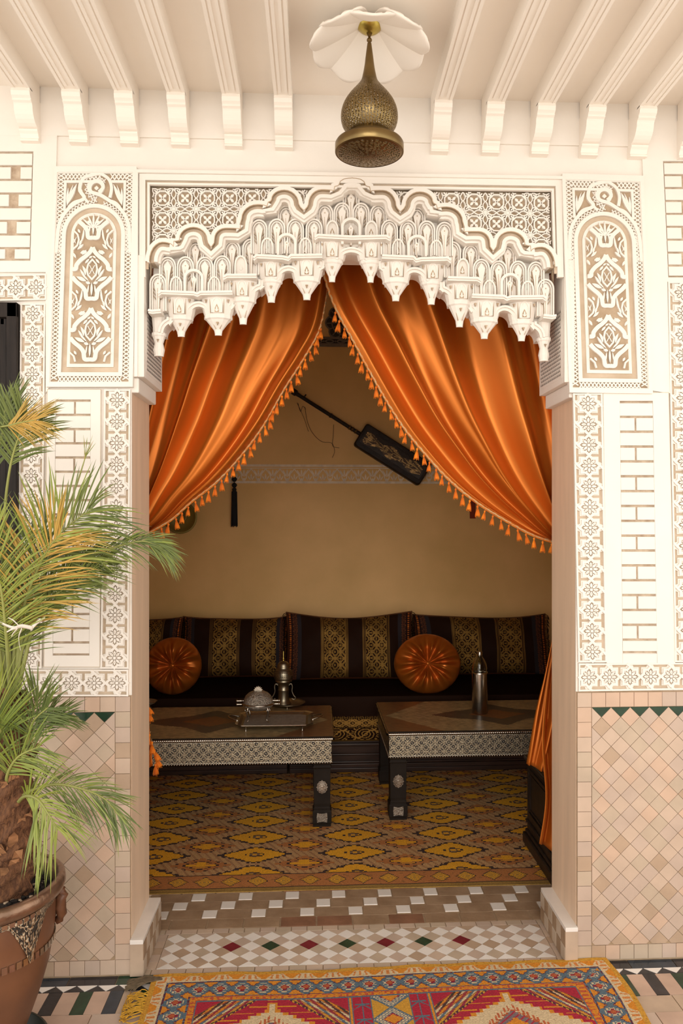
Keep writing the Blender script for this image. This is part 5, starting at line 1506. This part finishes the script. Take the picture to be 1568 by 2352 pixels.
for k in range(500):
    a = rr.uniform(0, 2*pi); r = .186*sqrt(rr.random()); s = rr.uniform(.003, .007)
    white = rr.random() < (.5 if sin(a) < -.2 and r > .1 else .22)
    b.lathe([(.001, -s*.6), (s, -s*.2), (s*.9, s*.35), (.001, s*.6)], 'pebble' if white else 'soil', (r*cos(a), r*sin(a), .462), n=6, smooth=False)
so_ = b.build('soil', palm); so_['kind'] = 'stuff'
# trunk
TB, TT = pw(P(22, 1935, -.43)), pw(P(36, 1590, -.43)); TB.z = .45
b = MB()
def tr(u, v):
    a = 2*pi*u; c = TB.lerp(TT, v); r = .050-.016*v+.006*sin(v*60+3*sin(a*2))+.010*hsh(int(u*26), int(v*40))
    c = c+Vector((.012*sin(v*5), 0, 0)); return (c.x+r*cos(a), c.y+r*sin(a), c.z)
b.grid(tr, 52, 80, 'trunk_fibre', closed_u=True); b.build('trunk', palm)
b = MB()
for k in range(46):
    v = rr.random()*1.0; a = rr.uniform(0, 2*pi); c = TB.lerp(TT, v); d = Vector((cos(a), sin(a), 0)); s = d.cross(Vector((0, 0, 1)))
    r = .045-.016*v; L = rr.uniform(.03, .075); w_ = rr.uniform(.008, .018); p0 = c+d*r; p1 = p0+d*L*.45+Vector((0, 0, L*.7)); p2 = p1+d*L*.35+Vector((0, 0, L*rr.uniform(-.3, .4)))
    i = [b.V(*(p0+s*w_)), b.V(*(p0-s*w_)), b.V(*(p1+s*w_*.7)), b.V(*(p1-s*w_*.7)), b.V(*p2)]
    b.F((i[0], i[1], i[3], i[2]), 'husk'); b.F((i[2], i[3], i[4]), 'husk')
for k in range(240):
    v = rr.random(); a = rr.uniform(0, 2*pi); c = TB.lerp(TT, v); d = Vector((cos(a), sin(a), 0)); r = .045-.014*v
    p0 = c+d*r; b.tube([p0, p0+d*.015+Vector((rr.uniform(-.01, .01), 0, rr.uniform(-.02, .02))), p0+d*rr.uniform(.015, .035)+Vector((rr.uniform(-.02, .02), 0, rr.uniform(-.03, .03)))], .0008, 'trunk_fibre', 3)
b.build('leaf_bases', palm)
# fronds
NF = 0
def frond(pts, nl, ll, m1, m2, start=.25, seed=0, droop=.25, spread=(50, 28), wid=.0045, sides=(1, -1), upb=0, plane_n=None, fan=0):
    """pts: list of (px, py, Y)"""
    global NF
    rr = random.Random(seed*17+3); W3 = cat([P(x, y, Y) for x, y, Y in pts], 60)
    b = MB(); b.tube([pw(p) for p in W3], lambda t: .0052*(1-t)+.0012, 'stem', 6)
    nl = int(nl*1.7); wid *= .44; ll *= 1.08
    for k in range(nl):
        t = start+(1-start)*(k+.5*rr.random())/nl; i = min(int(t*59), 58); p = W3[i].lerp(W3[i+1], t*59-i); tg = (W3[i+1]-W3[i]).normalized()
        nrm = Vector(plane_n or (0.15, -1, .15)).normalized(); sv = tg.cross(nrm).normalized()
        for sd_ in sides:
            tt = (t-start)/(1-start); an = radians(lerp(spread[0], spread[1], tt)+rr.uniform(-11, 11))
            L = ll*(.55+.75*sin(pi*(.18+.72*tt)))*rr.uniform(.82, 1.1)*(.72 if tt > .9 else 1)
            d = (tg*cos(an)+sv*sd_*sin(an)+nrm*rr.uniform(-.10, .30)).normalized()
            wv = wid*rr.uniform(.75, 1.15); mt = m1 if rr.random() < .8 else m2
            side = d.cross(nrm).normalized(); side = (side+nrm*rr.uniform(-.5, .5)).normalized(); prev = None
            dr = droop*rr.uniform(.4, 2.0)+.05
            for q in range(6):
                s = q/5; c = p+d*L*s+Vector((0, 0, -dr*L*s*s*.8))+Vector((0, 0, upb*L*s)); ww = wv*(sin(pi*(.12+.86*s))**.7)*(1 if q < 5 else .05)
                a_, c_, e_ = b.V(*pw(c+side*ww)), b.V(*pw(c+nrm*ww*.35)), b.V(*pw(c-side*ww))
                if prev: b.F((prev[0], prev[1], c_, a_), mt, None, True); b.F((prev[1], prev[2], e_, c_), mt, None, True)
                prev = (a_, c_, e_)
    b.build('frond', palm)
Y0 = -.43
LF, LL, LD = 'leaf', 'leaf_light', 'leaf_dry'
# upper crown
frond([(30, 1600, Y0), (34, 1480, Y0), (52, 1380, Y0-.02), (92, 1290, Y0-.05), (150, 1215, Y0-.06), (212, 1168, Y0-.05)], 36, .17, LF, LL, .40, 1, .25, (62, 25), .0055)
frond([(34, 1600, Y0), (42, 1470, Y0), (62, 1370, Y0-.06), (105, 1270, Y0-.10), (140, 1225, Y0-.12)], 34, .16, LD, LL, .30, 2, .15, (58, 30), .005)
frond([(38, 1590, Y0), (60, 1430, Y0), (120, 1340, Y0-.03), (215, 1275, Y0-.05), (310, 1245, Y0-.05), (350, 1248, Y0-.05), (378, 1262, Y0-.05)], 50, .072, LF, LL, .35, 3, .35, (36, 12), .0035)
frond([(34, 1600, Y0), (50, 1450, Y0), (100, 1375, Y0), (170, 1320, Y0-.02), (235, 1290, Y0-.02)], 40, .11, LF, LL, .30, 4, .10, (38, 18), .004)
frond([(20, 1600, Y0), (14, 1380, Y0), (10, 1200, Y0), (22, 1080, Y0-.03), (44, 1000, Y0-.05), (62, 960, Y0-.06)], 24, .10, LF, LF, .62, 5, .10, (58, 34), .0055, upb=.1)
frond([(14, 1600, Y0), (0, 1400, Y0), (-14, 1220, Y0), (-10, 1080, Y0), (8, 980, Y0), (12, 930, Y0)], 24, .10, LF, LF, .6, 6, .05, (40, 20), .005, upb=.1)
frond([(20, 1600, Y0), (0, 1450, Y0), (-40, 1330, Y0), (-90, 1250, Y0), (-150, 1220, Y0)], 34, .17, LF, LL, .3, 7, .1, (58, 28), .0055)
frond([(24, 1600, Y0), (14, 1460, Y0-.05), (0, 1340, Y0-.1), (-30, 1230, Y0-.13)], 34, .15, LL, LF, .25, 8, .1, (60, 28), .005)
frond([(30, 1590, Y0), (36, 1500, Y0+.03), (30, 1400, Y0+.05), (60, 1300, Y0+.06), (120, 1240, Y0+.08)], 34, .13, LF, LF, .25, 9, .1, (50, 25), .0045)
frond([(14, 1600, Y0), (-6, 1450, Y0-.03), (-30, 1120, Y0-.03), (-20, 1000, Y0-.05), (30, 975, Y0-.08), (80, 965, Y0-.1)], 20, .09, LD, LD, .75, 10, .1, (40, 20), .0035)
frond([(36, 1600, Y0), (52, 1490, Y0), (96, 1400, Y0-.03), (150, 1350, Y0-.05), (200, 1330, Y0-.05)], 36, .09, LF, LL, .3, 11, .0, (42, 22), .0035)
frond([(26, 1600, Y0), (22, 1500, Y0), (5, 1420, Y0-.04), (-30, 1370, Y0-.05), (-80, 1350, Y0-.05)], 30, .15, LF, LL, .2, 12, .2, (60, 30), .005)
# thin spears and dry tips
frond([(40, 1590, Y0), (110, 1290, Y0), (170, 1130, Y0), (197, 1047, Y0)], 3, .05, LL, LD, .9, 13, 0, (12, 8), .002)
# lower crown
frond([(40, 1760, Y0), (55, 1700, Y0-.02), (78, 1630, Y0-.04), (86, 1600, Y0-.04)], 12, .10, LF, LF, .35, 14, .0, (48, 16), .0045)
frond([(36, 1790, Y0), (60, 1720, Y0-.05), (75, 1660, Y0-.08), (110, 1625, Y0-.1)], 16, .09, LF, LL, .45, 15, .05, (60, 28), .0045)
frond([(34, 1780, Y0), (20, 1720, Y0-.05), (-10, 1660, Y0-.1), (-50, 1620, Y0-.12)], 30, .14, LL, LF, .5, 16, .1, (58, 28), .005)
frond([(30, 1850, Y0), (60, 1822, Y0-.04), (122, 1802, Y0-.06), (180, 1810, Y0-.06), (240, 1835, Y0-.05), (280, 1885, Y0-.05)], 30, .088, LF, LL, .22, 17, .25, (48, 14), .0045)
frond([(30, 1860, Y0), (55, 1830, Y0-.08), (85, 1835, Y0-.13), (110, 1868, Y0-.15), (132, 1905, Y0-.15)], 20, .098, LL, LF, .28, 18, .35, (64, 26), .0048)
frond([(30, 1840, Y0), (15, 1790, Y0-.05), (40, 1740, Y0-.09), (90, 1715, Y0-.1)], 17, .10, LL, LF, .4, 19, .15, (60, 28), .0048)
frond([(30, 1830, Y0), (10, 1760, Y0-.05), (-20, 1720, Y0-.09), (-70, 1720, Y0-.1)], 18, .10, LF, LL, .4, 20, .15, (60, 28), .0048)
frond([(30, 1760, Y0), (60, 1690, Y0-.02), (105, 1650, Y0-.02), (150, 1640, Y0-.02)], 16, .07, LF, LF, .5, 21, .1, (40, 16), .004)
# string tie
b = MB()
def strip(pts, w_):
    W3 = cat([P(*p) for p in pts], 20); prev = None
    for k, p in enumerate(W3):
        ww = w_*(1-.6*k/19); a = pw(p+Vector((0, 0, ww))); c = pw(p-Vector((0, -.002, ww))); v = (b.V(*a), b.V(*c))
        if prev: b.F((prev[0], prev[1], v[1], v[0]), 'string_white', None, True)
        prev = v
Y9 = Y0-.06
strip([(75, 1443, Y9), (50, 1438, Y9-.02), (30, 1442, Y9-.03), (0, 1430, Y9), (-20, 1418, Y9)], .006); strip([(70, 1445, Y9), (85, 1430, Y9), (103, 1418, Y9)], .007)
strip([(45, 1440, Y9-.02), (30, 1425, Y9-.02), (18, 1419, Y9-.03)], .003); strip([(40, 1442, Y9-.03), (28, 1445, Y9-.04), (15, 1452, Y9-.04)], .004)
strip([(50, 1444, Y9-.03), (43, 1462, Y9-.04), (44, 1480, Y9-.04), (47, 1494, Y9-.04)], .0035); strip([(40, 1444, Y9-.03), (30, 1455, Y9-.04), (26, 1463, Y9-.04)], .002)
b.build('string_tie', palm, solid=.0008)
